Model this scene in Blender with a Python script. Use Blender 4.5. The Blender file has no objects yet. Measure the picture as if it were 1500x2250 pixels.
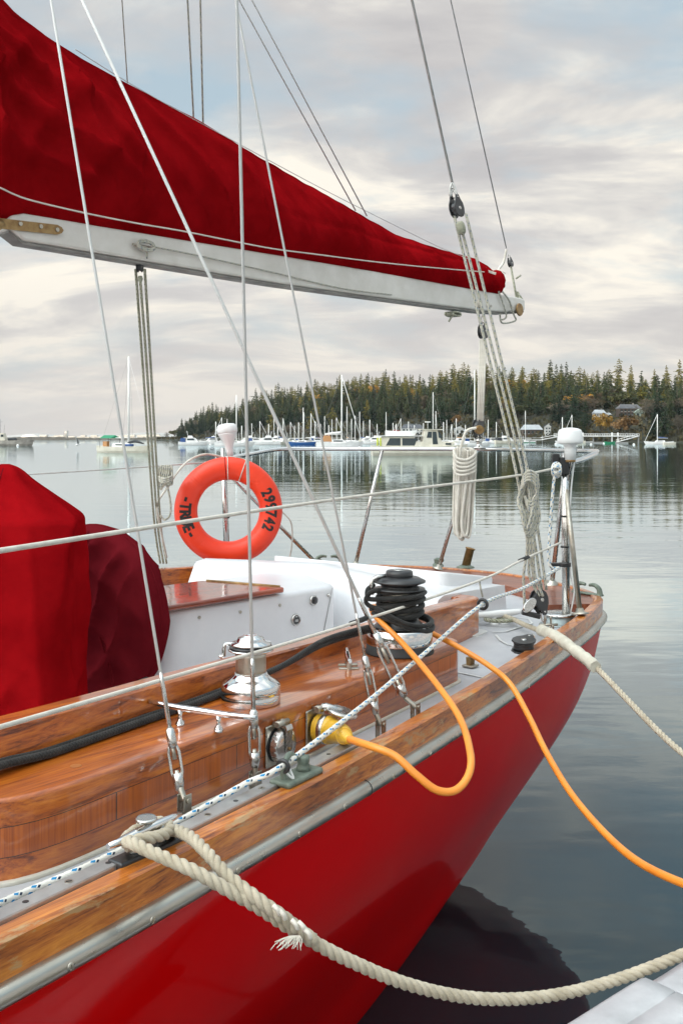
import bpy, bmesh, math, random
from mathutils import Vector, Matrix, noise
random.seed(7)
R = math.radians
C = bpy.context.scene.collection
sc = bpy.context.scene
# ---------------------------------------------------------------- camera
FP, HX, HY, EYE, WZ = 2187.0, 750.0, 963.0, 2.0, -0.13      # focal length in photo pixels, horizon, eye height, water level
cam = bpy.data.cameras.new('camera'); co = bpy.data.objects.new('camera', cam); C.objects.link(co)
co.location = (0, 0, EYE); co.rotation_euler = (R(90), 0, 0)
cam.sensor_fit = 'HORIZONTAL'; cam.sensor_width = 24; cam.lens = 24 * FP / 1500
cam.shift_y = -(1125 - HY) / 1500; cam.clip_start = .05; cam.clip_end = 20000
sc.camera = co
# ---------------------------------------------------------------- world and sun
SUN_EL, SUN_AZ = R(4.2), R(236)          # low sun behind and to the left of the camera
w = bpy.data.worlds.new('World'); sc.world = w; w.use_nodes = True
nt = w.node_tree; nt.nodes.clear(); N = nt.nodes.new; LK = nt.links.new
def nmath(t, op, a, b=None, c=None):
    n = t.nodes.new('ShaderNodeMath'); n.operation = op
    for i, v in enumerate((a, b, c)):
        if v is None: continue
        if isinstance(v, (int, float)): n.inputs[i].default_value = v
        else: t.links.new(v, n.inputs[i])
    return n.outputs[0]
def nramp(t, fac, stops, interp='LINEAR'):
    n = t.nodes.new('ShaderNodeValToRGB'); n.color_ramp.interpolation = interp
    while len(n.color_ramp.elements) < len(stops): n.color_ramp.elements.new(.5)
    for e, (p, c) in zip(n.color_ramp.elements, stops):
        e.position = p; e.color = (*c, 1) if len(c) == 3 else c
    t.links.new(fac, n.inputs[0]); return n.outputs[0]
def nmix(t, fac, a, b, mode='MIX'):
    n = t.nodes.new('ShaderNodeMix'); n.data_type = 'RGBA'; n.blend_type = mode
    for s, v in ((0, fac), (6, a), (7, b)):
        if isinstance(v, (int, float)): n.inputs[s].default_value = v
        elif isinstance(v, tuple): n.inputs[s].default_value = (*v, 1)
        else: t.links.new(v, n.inputs[s])
    return n.outputs[2]
def nnoise(t, vec, scale, detail=4, rough=.5, dist=0):
    n = t.nodes.new('ShaderNodeTexNoise'); n.inputs['Scale'].default_value = scale
    n.inputs['Detail'].default_value = detail; n.inputs['Roughness'].default_value = rough
    n.inputs['Distortion'].default_value = dist
    if vec is not None: t.links.new(vec, n.inputs['Vector'])
    return n.outputs['Fac']
def nmap(t, vec, scale=(1, 1, 1), loc=(0, 0, 0), rot=(0, 0, 0)):
    n = t.nodes.new('ShaderNodeMapping'); t.links.new(vec, n.inputs[0])
    n.inputs['Location'].default_value = loc; n.inputs['Rotation'].default_value = rot; n.inputs['Scale'].default_value = scale
    return n.outputs[0]
tc = N('ShaderNodeTexCoord'); sep = N('ShaderNodeSeparateXYZ'); LK(tc.outputs['Generated'], sep.inputs[0])
X, Y, Z = sep.outputs
zz = nmath(nt, 'ADD', nmath(nt, 'ABSOLUTE', Z), .30)
cmb = N('ShaderNodeCombineXYZ'); LK(nmath(nt, 'DIVIDE', X, zz), cmb.inputs[0]); LK(nmath(nt, 'DIVIDE', Y, zz), cmb.inputs[1])
pv = cmb.outputs[0]
sky = N('ShaderNodeTexSky'); sky.sky_type = 'NISHITA'; sky.sun_disc = False
sky.sun_elevation = SUN_EL; sky.sun_rotation = SUN_AZ; sky.air_density = 1.0; sky.dust_density = 1.5
skyc = nmix(nt, .72, sky.outputs[0], (4.7, 5.9, 6.8))
n1 = nnoise(nt, nmap(nt, pv, (.6, .95, 1), (3.1, 7.2, 0)), 2.3, 7, .58, .35)
n2 = nnoise(nt, nmap(nt, pv, (.55, 1.1, 1), (9, 2.2, 3)), 3.6, 7, .58, .4)
cover = nramp(nt, n1, [(.38, (0, 0, 0)), (.54, (1, 1, 1))])
shade = nramp(nt, n2, [(.34, (4.5, 4.4, 4.45)), (.45, (5.2, 5.08, 5.0)), (.52, (6.3, 6.1, 5.75)), (.60, (8.0, 7.55, 6.7))])
cl = nmix(nt, cover, skyc, shade)
hz = nramp(nt, nmath(nt, 'ABSOLUTE', Z), [(0, (1, 1, 1)), (.05, (.75, .75, .75)), (.16, (0, 0, 0))])
cl2 = nmix(nt, nmath(nt, 'MULTIPLY', hz, .8), cl, (5.4, 5.15, 4.9))
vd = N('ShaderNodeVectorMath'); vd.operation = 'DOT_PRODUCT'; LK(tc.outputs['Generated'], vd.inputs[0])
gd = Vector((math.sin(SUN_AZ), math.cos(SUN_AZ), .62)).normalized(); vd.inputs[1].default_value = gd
glow = nmath(nt, 'POWER', nmath(nt, 'MAXIMUM', vd.outputs['Value'], 0), 3.5)        # glow added to the unseen sky above the sun, to brighten the boat
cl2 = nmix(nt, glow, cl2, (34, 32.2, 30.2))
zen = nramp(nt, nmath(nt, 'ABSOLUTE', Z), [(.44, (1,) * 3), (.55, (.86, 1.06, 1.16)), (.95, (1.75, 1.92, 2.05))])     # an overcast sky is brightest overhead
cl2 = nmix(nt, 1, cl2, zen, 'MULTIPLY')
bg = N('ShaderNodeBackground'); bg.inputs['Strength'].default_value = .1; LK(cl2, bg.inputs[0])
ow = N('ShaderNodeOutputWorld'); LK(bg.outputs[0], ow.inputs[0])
sl = bpy.data.lights.new('sun', 'SUN'); sl.energy = 5.0; sl.angle = R(.5); sl.color = (1, .72, .42)
so = bpy.data.objects.new('sun', sl); C.objects.link(so)
sd = Vector((math.sin(SUN_AZ) * math.cos(SUN_EL), math.cos(SUN_AZ) * math.cos(SUN_EL), math.sin(SUN_EL)))   # towards the sun
so.rotation_euler = (-sd).to_track_quat('-Z', 'Y').to_euler(); so.location = (0, -10, 30)
sc.view_settings.view_transform = 'Standard'; sc.view_settings.look = 'None'; sc.view_settings.gamma = 1
sc.view_settings.exposure = .34; sc.view_settings.use_curve_mapping = False
# ---------------------------------------------------------------- materials
def newmat(name, base=(.5, .5, .5), rough=.5, metal=0, coat=0, coatr=.08, spec=.5, ior=None, sheen=0):
    m = bpy.data.materials.new(name); m.use_nodes = True; b = m.node_tree.nodes['Principled BSDF']
    b.inputs['Base Color'].default_value = (*base, 1); b.inputs['Roughness'].default_value = rough
    b.inputs['Metallic'].default_value = metal; b.inputs['Coat Weight'].default_value = coat
    b.inputs['Coat Roughness'].default_value = coatr; b.inputs['Specular IOR Level'].default_value = spec
    if ior: b.inputs['IOR'].default_value = ior
    b.inputs['Sheen Weight'].default_value = sheen
    return m, m.node_tree, b
def bump(t, b, h, strength, dist, also=None):
    n = t.nodes.new('ShaderNodeBump'); n.inputs['Strength'].default_value = strength; n.inputs['Distance'].default_value = dist
    t.links.new(h, n.inputs['Height']); t.links.new(n.outputs[0], b.inputs['Normal'])
    return n
def coords(t, kind='Object'):
    n = t.nodes.new('ShaderNodeTexCoord'); return n.outputs[kind]
def varied(name, c0, c1, rough=.5, scale=6, metal=0, coat=0, stretch=(1, 1, 1), bumpd=0, detail=5, r2=None, coatr=.08, sheen=0, bscale=None):
    m, t, b = newmat(name, c0, rough, metal, coat, coatr, sheen=sheen)
    o = coords(t); f = nnoise(t, nmap(t, o, stretch), scale, detail, .6)
    t.links.new(nramp(t, f, [(.3, c0), (.7, c1)]), b.inputs['Base Color'])
    if r2 is not None:
        f2 = nnoise(t, o, scale * 2.3, 4, .6); t.links.new(nramp(t, f2, [(.35, (rough,) * 3), (.65, (r2,) * 3)]), b.inputs['Roughness'])
    if bumpd: bump(t, b, nnoise(t, nmap(t, o, stretch), bscale or scale * 4, 4, .6), 1, bumpd)
    return m
def wood(name, dark, mid, light, coat=1, along=0, rough=.42, bands=None, wear=None):
    m, t, b = newmat(name, mid, rough, 0, coat, .1)
    o = coords(t); sc_ = [40, 40, 40]; sc_[along] = 1.9
    v = nmap(t, o, tuple(sc_))
    f = nnoise(t, v, 1.1, 8, .66, .9); g = nnoise(t, nmap(t, o, tuple(x * 5 for x in sc_)), 1.2, 3, .7)
    f3 = nmath(t, 'ADD', nmath(t, 'MULTIPLY', f, .72), nmath(t, 'MULTIPLY', g, .28))
    col = nramp(t, f3, [(.36, dark), (.48, mid), (.62, light)])
    big = nnoise(t, o, 2.6, 3, .5)
    col = nmix(t, nramp(t, big, [(.35, (.0,) * 3), (.65, (.55,) * 3)]), col, dark, 'MULTIPLY')
    if bands:
        s = t.nodes.new('ShaderNodeSeparateXYZ'); t.links.new(o, s.inputs[0]); zc = s.outputs[2]
        z0, z1 = bands
        inb = nmath(t, 'MULTIPLY', nmath(t, 'GREATER_THAN', zc, z0), nmath(t, 'LESS_THAN', zc, z1))
        ve = nnoise(t, nmap(t, o, (160, 160, 3)), 1, 4, .7)
        stripes = nramp(t, ve, [(.35, (.27, .052, .003)), (.6, (.44, .098, .006))])
        col = nmix(t, inb, col, stripes)
        for zl in (z0, z1):
            ln = nmath(t, 'LESS_THAN', nmath(t, 'ABSOLUTE', nmath(t, 'SUBTRACT', zc, zl)), .0009)
            col = nmix(t, ln, col, (.02, .006, .002))
        bl = nmath(t, 'FRACT', nmath(t, 'MULTIPLY', s.outputs[0], 2.4))
        ln = nmath(t, 'MULTIPLY', nmath(t, 'LESS_THAN', bl, .008), inb); col = nmix(t, ln, col, (.03, .008, .002))
    if wear:
        wn = nnoise(t, nmap(t, o, (3, 12, 12)), 2.0, 7, .7, .3)
        wm = nramp(t, wn, [(.56, (0,) * 3), (.63, (1,) * 3)])
        col = nmix(t, wm, col, wear)
        wn2 = nnoise(t, nmap(t, o, (5, 30, 30), (4, 4, 4)), 1.5, 7, .75, .6)
        col = nmix(t, nramp(t, wn2, [(.62, (0,) * 3), (.68, (.85,) * 3)]), col, (.035, .012, .005))
    t.links.new(col, b.inputs['Base Color'])
    t.links.new(nramp(t, nnoise(t, o, 9, 5, .6), [(.35, (.03,) * 3), (.7, (.17,) * 3)]), b.inputs['Coat Roughness'])
    bump(t, b, f3, .5, .0012); b.inputs['Coat IOR'].default_value = 1.62
    return m
def steel(name, col=(.62, .61, .59), rough=.14, tarnish=(.32, .29, .25), amt=.5):
    m, t, b = newmat(name, col, rough, 1)
    o = coords(t); f = nnoise(t, o, 14, 6, .65)
    t.links.new(nmix(t, nramp(t, f, [(.42, (0,) * 3), (.75, (amt,) * 3)]), col, tarnish), b.inputs['Base Color'])
    t.links.new(nramp(t, nnoise(t, o, 30, 5, .7), [(.3, (rough,) * 3), (.7, (rough * 2.4,) * 3)]), b.inputs['Roughness'])
    return m
def fabric(name, c0, c1, wr=.9):
    m, t, b = newmat(name, c0, wr, sheen=0, spec=0)
    o = coords(t); f = nnoise(t, o, 5, 6, .6)
    t.links.new(nramp(t, f, [(.3, c0), (.7, c1)]), b.inputs['Base Color'])
    wv = nnoise(t, nmap(t, o, (1, 1, 1)), 700, 2, .5)
    mid = nnoise(t, nmap(t, o, (1.0, 1, 1.6)), 7, 6, .55, .6)
    h = nmath(t, 'ADD', nmath(t, 'MULTIPLY', wv, .06), nmath(t, 'MULTIPLY', mid, .6))
    bump(t, b, h, .8, .008)
    return m
def ropemat(name, base, dirt, fleck=None, fleck2=None, sp=.04, braid=.006, amount=.3, fuzz=.0012):
    m, t, b = newmat(name, base, .85, sheen=.15, spec=.2)
    uv = coords(t, 'UV'); s = t.nodes.new('ShaderNodeSeparateXYZ'); t.links.new(uv, s.inputs[0]); u, v = s.outputs[0], s.outputs[1]
    o = coords(t); f = nnoise(t, o, 22, 5, .65)
    col = nramp(t, f, [(.35, base), (.72, dirt)])
    a1 = nmath(t, 'FRACT', nmath(t, 'ADD', nmath(t, 'DIVIDE', v, braid), nmath(t, 'MULTIPLY', u, 4)))
    a2 = nmath(t, 'FRACT', nmath(t, 'SUBTRACT', nmath(t, 'DIVIDE', v, braid), nmath(t, 'MULTIPLY', u, 4)))
    p1 = nmath(t, 'ABSOLUTE', nmath(t, 'SUBTRACT', a1, .5)); p2 = nmath(t, 'ABSOLUTE', nmath(t, 'SUBTRACT', a2, .5))
    h = nmath(t, 'MINIMUM', p1, p2)
    if fleck:
        c1 = nmath(t, 'FRACT', nmath(t, 'ADD', nmath(t, 'DIVIDE', v, sp), nmath(t, 'MULTIPLY', u, 1)))
        c2 = nmath(t, 'FRACT', nmath(t, 'SUBTRACT', nmath(t, 'MULTIPLY', u, 3), nmath(t, 'DIVIDE', v, sp * 1.0)))
        mk = nmath(t, 'MULTIPLY', nmath(t, 'LESS_THAN', c1, amount), nmath(t, 'LESS_THAN', c2, .42))
        col = nmix(t, mk, col, fleck)
        if fleck2:
            c3 = nmath(t, 'FRACT', nmath(t, 'ADD', c1, .62))
            mk2 = nmath(t, 'MULTIPLY', nmath(t, 'LESS_THAN', c3, amount * .55), nmath(t, 'LESS_THAN', c2, .42))
            col = nmix(t, mk2, col, fleck2)
    t.links.new(col, b.inputs['Base Color'])
    bump(t, b, nmath(t, 'ADD', nmath(t, 'MULTIPLY', h, 1.0), nmath(t, 'MULTIPLY', nnoise(t, o, 260, 3, .7), .7)), .8, fuzz)
    return m
M = {}
M['hull'] = newmat('hull_red', (.27, .0022, .004), .4, 0, .42, .03, spec=.0)[0]
def hullmat():
    m = M['hull']; t = m.node_tree; b = t.nodes['Principled BSDF']; o = coords(t)
    f = nnoise(t, o, 1.4, 5, .6)
    col = nramp(t, f, [(.3, (.48, .0008, .0015)), (.7, (.57, .0015, .0025))])
    dr = nnoise(t, nmap(t, o, (18, 18, 5)), 2.2, 6, .75)       # chalky run marks near the stern
    s = t.nodes.new('ShaderNodeSeparateXYZ'); t.links.new(o, s.inputs[0])
    mk = nmath(t, 'MULTIPLY', nramp(t, dr, [(.60, (0,) * 3), (.68, (1,) * 3)]), nmath(t, 'LESS_THAN', s.outputs[0], 1.6))
    col = nmix(t, nmath(t, 'MULTIPLY', mk, .6), col, (.12, .008, .008))
    t.links.new(col, b.inputs['Base Color'])
    t.links.new(nramp(t, nnoise(t, o, 6, 5, .6), [(.3, (.03,) * 3), (.7, (.13,) * 3)]), b.inputs['Coat Roughness'])
    n = t.nodes.new('ShaderNodeBump'); n.inputs['Strength'].default_value = .35; n.inputs['Distance'].default_value = .006
    t.links.new(nnoise(t, nmap(t, o, (.6, 1, 1.2)), 2.5, 2, .5), n.inputs['Height']); t.links.new(n.outputs[0], b.inputs['Coat Normal'])
hullmat()
M['varnish'] = wood('varnished_teak', (.12, .017, .002), (.48, .108, .005), (.70, .21, .014))
M['varnish_box'] = wood('varnished_laminate', (.11, .016, .002), (.46, .100, .004), (.67, .195, .011), bands=(1.145, 1.207))
M['rail_wood'] = wood('worn_rail_wood', (.12, .022, .003), (.46, .120, .008), (.68, .24, .025), coat=.6, wear=(.42, .24, .10))
M['taff_wood'] = wood('dull_taffrail_wood', (.10, .025, .012), (.25, .07, .03), (.36, .12, .055), coat=.25, along=1)
M['gel'] = varied('white_gelcoat', (.64, .64, .66), (.71, .71, .72), .35, 5, coat=.4, coatr=.2, bumpd=.0006)
M['deck'] = varied('grey_nonskid', (.40, .40, .42), (.47, .47, .48), .6, 8, bumpd=.0008, bscale=320)
M['deckline'] = varied('white_deck_margin', (.54, .54, .53), (.62, .62, .60), .4, 9)
M['steel'] = steel('polished_stainless')
M['steel_t'] = steel('tarnished_stainless', (.50, .47, .41), .22, (.25, .21, .15), .9)
M['chrome'] = steel('chrome', (.74, .74, .74), .05, (.5, .49, .47), .3)
M['alu'] = varied('grey_aluminium', (.42, .42, .42), (.58, .57, .55), .35, 12, metal=.8, r2=.5)
M['rub'] = varied('brushed_half_round', (.40, .385, .34), (.56, .54, .49), .26, 7, metal=1, stretch=(.6, 2, 2), r2=.4, bumpd=.0006)
M['bronze'] = varied('green_bronze', (.09, .115, .09), (.20, .235, .19), .6, 30, metal=.3, bumpd=.0008)
M['brass'] = varied('old_brass', (.22, .12, .05), (.40, .27, .12), .4, 30, metal=.7, bumpd=.0004)
M['black'] = varied('black_plastic', (.012, .012, .013), (.03, .03, .032), .35, 20, coat=.2)
M['rubber'] = varied('black_rubber', (.01, .01, .01), (.022, .022, .022), .6, 20)
M['white'] = varied('white_plastic', (.72, .72, .71), (.80, .79, .78), .38, 8, coat=.2)
M['boom'] = varied('white_boom_paint', (.62, .58, .52), (.74, .70, .65), .4, 5, stretch=(.5, 2, 2), coat=.2, bumpd=.0005)
M['boomgrey'] = varied('grey_boom_edge', (.16, .15, .14), (.30, .28, .25), .6, 9)
M['cover'] = fabric('red_canvas', (.185, .0022, .004), (.29, .0045, .007))
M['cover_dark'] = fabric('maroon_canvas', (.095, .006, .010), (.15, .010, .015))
M['orange'] = varied('lifebuoy_orange', (.74, .028, .002), (.82, .042, .003), .45, 5, coat=.15, coatr=.3, bumpd=.0008)
M['text'] = newmat('black_lettering', (.012, .008, .007), .5)[0]
M['cord'] = varied('orange_cord', (.72, .22, .022), (.82, .29, .035), .4, 9, coat=.2, coatr=.3)
M['plug'] = varied('yellow_plug', (.60, .32, .022), (.72, .42, .035), .4, 14, coat=.3, coatr=.2, bumpd=.0006)
M['dockrope'] = ropemat('cream_laid_rope', (.50, .44, .34), (.33, .28, .20), braid=.004, fuzz=.001)
M['whiterope'] = ropemat('white_braid', (.66, .62, .55), (.50, .46, .40), braid=.008)
M['fleckrope'] = ropemat('flecked_braid', (.52, .49, .42), (.38, .36, .29), (.17, .20, .23), (.24, .25, .17), .035)
M['fleckgreen'] = ropemat('weathered_flecked_braid', (.42, .41, .33), (.26, .26, .18), (.12, .13, .10), (.20, .22, .10), .03)
M['bluerope'] = ropemat('blue_flecked_braid', (.74, .72, .66), (.62, .60, .54), (.02, .22, .46), (.015, .03, .06), .042, amount=.30)
M['blackrope'] = ropemat('black_braid', (.012, .012, .012), (.035, .033, .03), braid=.01, fuzz=.002)
M['wire'] = ropemat('stainless_wire_rope', (.62, .61, .59), (.46, .45, .42), braid=.01, fuzz=.0006)
M['wire'].node_tree.nodes['Principled BSDF'].inputs['Metallic'].default_value = .55
M['wire'].node_tree.nodes['Principled BSDF'].inputs['Roughness'].default_value = .42
M['rod'] = newmat('white_coated_stay', (.64, .63, .61), .4, 0, .3)[0]
M['glass'] = newmat('dark_glass', (.02, .03, .035), .08, 0, 1)[0]
M['vinyl'] = varied('white_dock_vinyl', (.40, .40, .41), (.58, .58, .59), .55, 7, bumpd=.004, bscale=9, coat=.15, coatr=.4)
M['dockwood'] = wood('grey_dock_board', (.05, .042, .034), (.16, .13, .10), (.26, .22, .17), coat=0, along=0, rough=.8)
M['fray'] = varied('frayed_fibre', (.62, .57, .49), (.74, .70, .62), .9, 40)
# ---------------------------------------------------------------- mesh builder
def V(*a): return Vector(a) if len(a) > 1 else Vector(a[0])
class MB:
    def __init__(s): s.v, s.f, s.uv, s.sm, s.mi = [], [], [], [], []
    def add(s, vs, fs, uvs=None, smooth=False, mi=0):
        o = len(s.v); s.v += [Vector(x) for x in vs]
        for i, f in enumerate(fs):
            s.f.append([o + k for k in f]); s.uv.append(uvs[i] if uvs else None); s.sm.append(smooth); s.mi.append(mi)
        return s
    def box(s, c, size, rot=None, mi=0):
        x, y, z = (d / 2 for d in size); c = Vector(c)
        vs = [Vector((i * x, j * y, k * z)) for i in (-1, 1) for j in (-1, 1) for k in (-1, 1)]
        if rot is not None: vs = [rot @ v for v in vs]
        return s.add([c + v for v in vs], [(0, 1, 3, 2), (4, 6, 7, 5), (0, 4, 5, 1), (2, 3, 7, 6), (0, 2, 6, 4), (1, 5, 7, 3)], mi=mi)
    def tube(s, pts, r, n=10, closed=False, caps=True, mi=0, roll=0):
        pts = [Vector(p) for p in pts]; m = len(pts)
        rs = r if isinstance(r, (list, tuple)) else [r] * m
        tan = []
        for i in range(m):
            a = pts[(i - 1) % m] if closed else pts[max(i - 1, 0)]; b = pts[(i + 1) % m] if closed else pts[min(i + 1, m - 1)]
            t = b - a; tan.append(t.normalized() if t.length > 1e-9 else Vector((0, 0, 1)))
        t0 = tan[0]; u = t0.orthogonal().normalized() if abs(t0.z) > .95 else t0.cross(Vector((0, 0, 1))).normalized()
        vs, ls, L = [], [], 0; prev = t0
        for i in range(m):
            if i: L += (pts[i] - pts[i - 1]).length
            q = prev.rotation_difference(tan[i]); u = q @ u; u = (u - tan[i] * u.dot(tan[i])).normalized(); prev = tan[i]
            w_ = tan[i].cross(u)
            for k in range(n):
                a = 2 * math.pi * k / n + roll; vs.append(pts[i] + (u * math.cos(a) + w_ * math.sin(a)) * rs[i])
            ls.append(L)
        fs, uv = [], []
        for i in range(m if closed else m - 1):
            j = (i + 1) % m; lj = ls[j] if j > i else ls[i] + (pts[0] - pts[i]).length
            for k in range(n):
                k2 = (k + 1) % n; fs.append((i * n + k, i * n + k2, j * n + k2, j * n + k))
                uv.append(((k / n, ls[i]), ((k + 1) / n, ls[i]), ((k + 1) / n, lj), (k / n, lj)))
        s.add(vs, fs, uv, True, mi)
        if caps and not closed:
            o = len(s.v) - len(vs)
            for ring in (list(range(n))[::-1], list(range((m - 1) * n, m * n))):
                s.f.append([o + k for k in ring]); s.uv.append(None); s.sm.append(False); s.mi.append(mi)
        return s
    def lathe(s, prof, base=(0, 0, 0), axis=(0, 0, 1), n=32, mi=0, smooth=True, sq=(1, 1)):
        base = Vector(base); ax = Vector(axis).normalized(); u = ax.orthogonal().normalized(); w_ = ax.cross(u)
        vs = []
        for r_, h in prof:
            for k in range(n):
                a = 2 * math.pi * k / n; vs.append(base + ax * h + (u * math.cos(a) * sq[0] + w_ * math.sin(a) * sq[1]) * max(r_, 1e-4))
        fs = [(i * n + k, i * n + (k + 1) % n, (i + 1) * n + (k + 1) % n, (i + 1) * n + k) for i in range(len(prof) - 1) for k in range(n)]
        s.add(vs, fs, None, smooth, mi)
        o = len(s.v) - len(vs); q = len(prof) - 1
        for ring in (list(range(n))[::-1], list(range(q * n, q * n + n))):
            s.f.append([o + k for k in ring]); s.uv.append(None); s.sm.append(False); s.mi.append(mi)
        return s
    def prism(s, poly, z0, z1, mi=0, fr=None, smooth=False):
        n = len(poly); fr = fr or (lambda x, y, z: Vector((x, y, z)))
        zf = (lambda p, z: z(p) if callable(z) else z)
        vs = [fr(p[0], p[1], zf(p, z0)) for p in poly] + [fr(p[0], p[1], zf(p, z1)) for p in poly]
        s.add(vs, [(i, (i + 1) % n, n + (i + 1) % n, n + i) for i in range(n)], None, smooth, mi)
        o = len(s.v) - 2 * n
        for ring in (list(range(n))[::-1], list(range(n, 2 * n))):
            s.f.append([o + k for k in ring]); s.uv.append(None); s.sm.append(False); s.mi.append(mi)
        return s
    def sweep(s, path, sect, closed_path=False, mi=0, smooth=False, zf=None, cap=True):
        """path: 2-D points; sect: closed list of (outward offset, z); outward = left normal"""
        m, k = len(path), len(sect); vs = []
        for i, p in enumerate(path):
            a = path[max(i - 1, 0)]; b = path[min(i + 1, m - 1)]
            t = Vector((b[0] - a[0], b[1] - a[1])).normalized(); nx, ny = -t.y, t.x
            dz = zf(p) if zf else 0
            for (o, z) in sect: vs.append((p[0] + nx * o, p[1] + ny * o, z + dz))
        fs = [(i * k + j, i * k + (j + 1) % k, (i + 1) * k + (j + 1) % k, (i + 1) * k + j) for i in range(m - 1) for j in range(k)]
        s.add(vs, fs, None, smooth, mi)
        if cap:
            o = len(s.v) - len(vs)
            for ring in (list(range(k))[::-1], list(range((m - 1) * k, m * k))):
                s.f.append([o + q for q in ring]); s.uv.append(None); s.sm.append(False); s.mi.append(mi)
        return s
    def strands(s, pts, rad, pitch, n=8, k=3, per=11):
        """laid rope: k helical strands about the path"""
        path = resample(pts, pitch / per); m = len(path)
        t0 = (path[1] - path[0]).normalized(); u = t0.orthogonal().normalized(); prev = t0; fr = []; L = 0
        for i in range(m):
            t = (path[min(i + 1, m - 1)] - path[max(i - 1, 0)]).normalized()
            u = prev.rotation_difference(t) @ u; u = (u - t * u.dot(t)).normalized(); prev = t
            if i: L += (path[i] - path[i - 1]).length
            fr.append((path[i], u.copy(), t.cross(u), L))
        for q in range(k):
            cs = []
            for i, (p, a, b, l) in enumerate(fr):
                ph = 2 * math.pi * (l / pitch + q / k); cs.append(p + (a * math.cos(ph) + b * math.sin(ph)) * rad * .5)
            s.tube(cs, rad * .56, n)
        return s
    def build(s, name, mat, parent=None, bevel=0, sub=0, seg=2, world=False, wn=False, auto=None):
        me = bpy.data.meshes.new(name)
        vs = s.v
        if world and parent is not None:
            inv = pmat(parent).inverted(); vs = [inv @ v for v in vs]
        me.from_pydata([tuple(v) for v in vs], [], s.f)
        for m_ in (mat if isinstance(mat, (list, tuple)) else [mat]): me.materials.append(m_)
        ul = me.uv_layers.new(name='UVMap').data
        for p, uv, sm, mi in zip(me.polygons, s.uv, s.sm, s.mi):
            p.use_smooth = sm; p.material_index = mi
            if uv:
                for li, c in zip(p.loop_indices, uv): ul[li].uv = c
        o = bpy.data.objects.new(name, me); C.objects.link(o)
        if parent is not None: o.parent = parent
        if bevel:
            b = o.modifiers.new('bevel', 'BEVEL'); b.width = bevel; b.segments = seg; b.limit_method = 'ANGLE'; b.angle_limit = R(32)
            b.harden_normals = False
            for p in me.polygons: p.use_smooth = True
            wn_ = o.modifiers.new('wn', 'WEIGHTED_NORMAL'); wn_.keep_sharp = True
        if sub:
            q = o.modifiers.new('sub', 'SUBSURF'); q.levels = q.render_levels = sub
        return o
def pmat(o):
    m = Matrix.Translation(o.location) @ o.rotation_euler.to_matrix().to_4x4()
    return pmat(o.parent) @ m if o.parent else m
def catmull(pts, per=8, closed=False):
    pts = [Vector(p) for p in pts]; n = len(pts); out = []
    for i in range(n if closed else n - 1):
        g = (lambda k: pts[k % n]) if closed else (lambda k: pts[min(max(k, 0), n - 1)])
        p0, p1, p2, p3 = g(i - 1), g(i), g(i + 1), g(i + 2)
        for j in range(per):
            t = j / per
            out.append(.5 * ((2 * p1) + (p2 - p0) * t + (2 * p0 - 5 * p1 + 4 * p2 - p3) * t * t + (3 * p1 - p0 - 3 * p2 + p3) * t ** 3))
    if not closed: out.append(pts[-1])
    return out
def resample(pts, step):
    pts = [Vector(p) for p in pts]; L = [0]
    for a, b in zip(pts, pts[1:]): L.append(L[-1] + (b - a).length)
    n = max(2, int(L[-1] / step)); out = []; j = 0
    for i in range(n + 1):
        d = L[-1] * i / n
        while j < len(L) - 2 and L[j + 1] < d: j += 1
        t = (d - L[j]) / max(L[j + 1] - L[j], 1e-9); out.append(pts[j].lerp(pts[j + 1], t))
    return out
def interp(x, xs, ys):
    if x <= xs[0]: return ys[0]
    for i in range(len(xs) - 1):
        if x <= xs[i + 1]: return ys[i] + (ys[i + 1] - ys[i]) * (x - xs[i]) / (xs[i + 1] - xs[i])
    return ys[-1]
def PX(px, py, D=None, z=None):
    """point of the place that the photograph's pixel shows, at depth D or height z"""
    if D is None: D = (EYE - z) * FP / (py - HY)
    return Vector(((px - HX) / FP * D, D, EYE - (py - HY) / FP * D))
def tag(o, label=None, cat=None, group=None, kind=None):
    if label: o['label'] = label
    if cat: o['category'] = cat
    if group: o['group'] = group
    if kind: o['kind'] = kind
    return o
def empty(name, loc, rz=0, label=None, cat=None, group=None):
    o = bpy.data.objects.new(name, None); C.objects.link(o); o.empty_display_size = .1
    o.location = loc; o.rotation_euler = (0, 0, rz); return tag(o, label, cat, group)
def solo(mb, name, mat, label, cat, group=None, **kw):
    """a thing that is one mesh, given in world coordinates: origin put at its base"""
    xs = [v.x for v in mb.v]; ys = [v.y for v in mb.v]; zs = [v.z for v in mb.v]
    c = Vector(((min(xs) + max(xs)) / 2, (min(ys) + max(ys)) / 2, min(zs)))
    mb.v = [v - c for v in mb.v]; o = mb.build(name, mat, None, **kw); o.location = c
    return tag(o, label, cat, group)
def copy_tree(o, parent=None):
    c = o.copy(); C.objects.link(c); c.parent = parent
    for ch in list(o.children): copy_tree(ch, c)
    return c
# ================================================================ SETTING
def structure(mb, name, mat, kind='structure', **kw): return tag(mb.build(name, mat, None, **kw), kind=kind)
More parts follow.
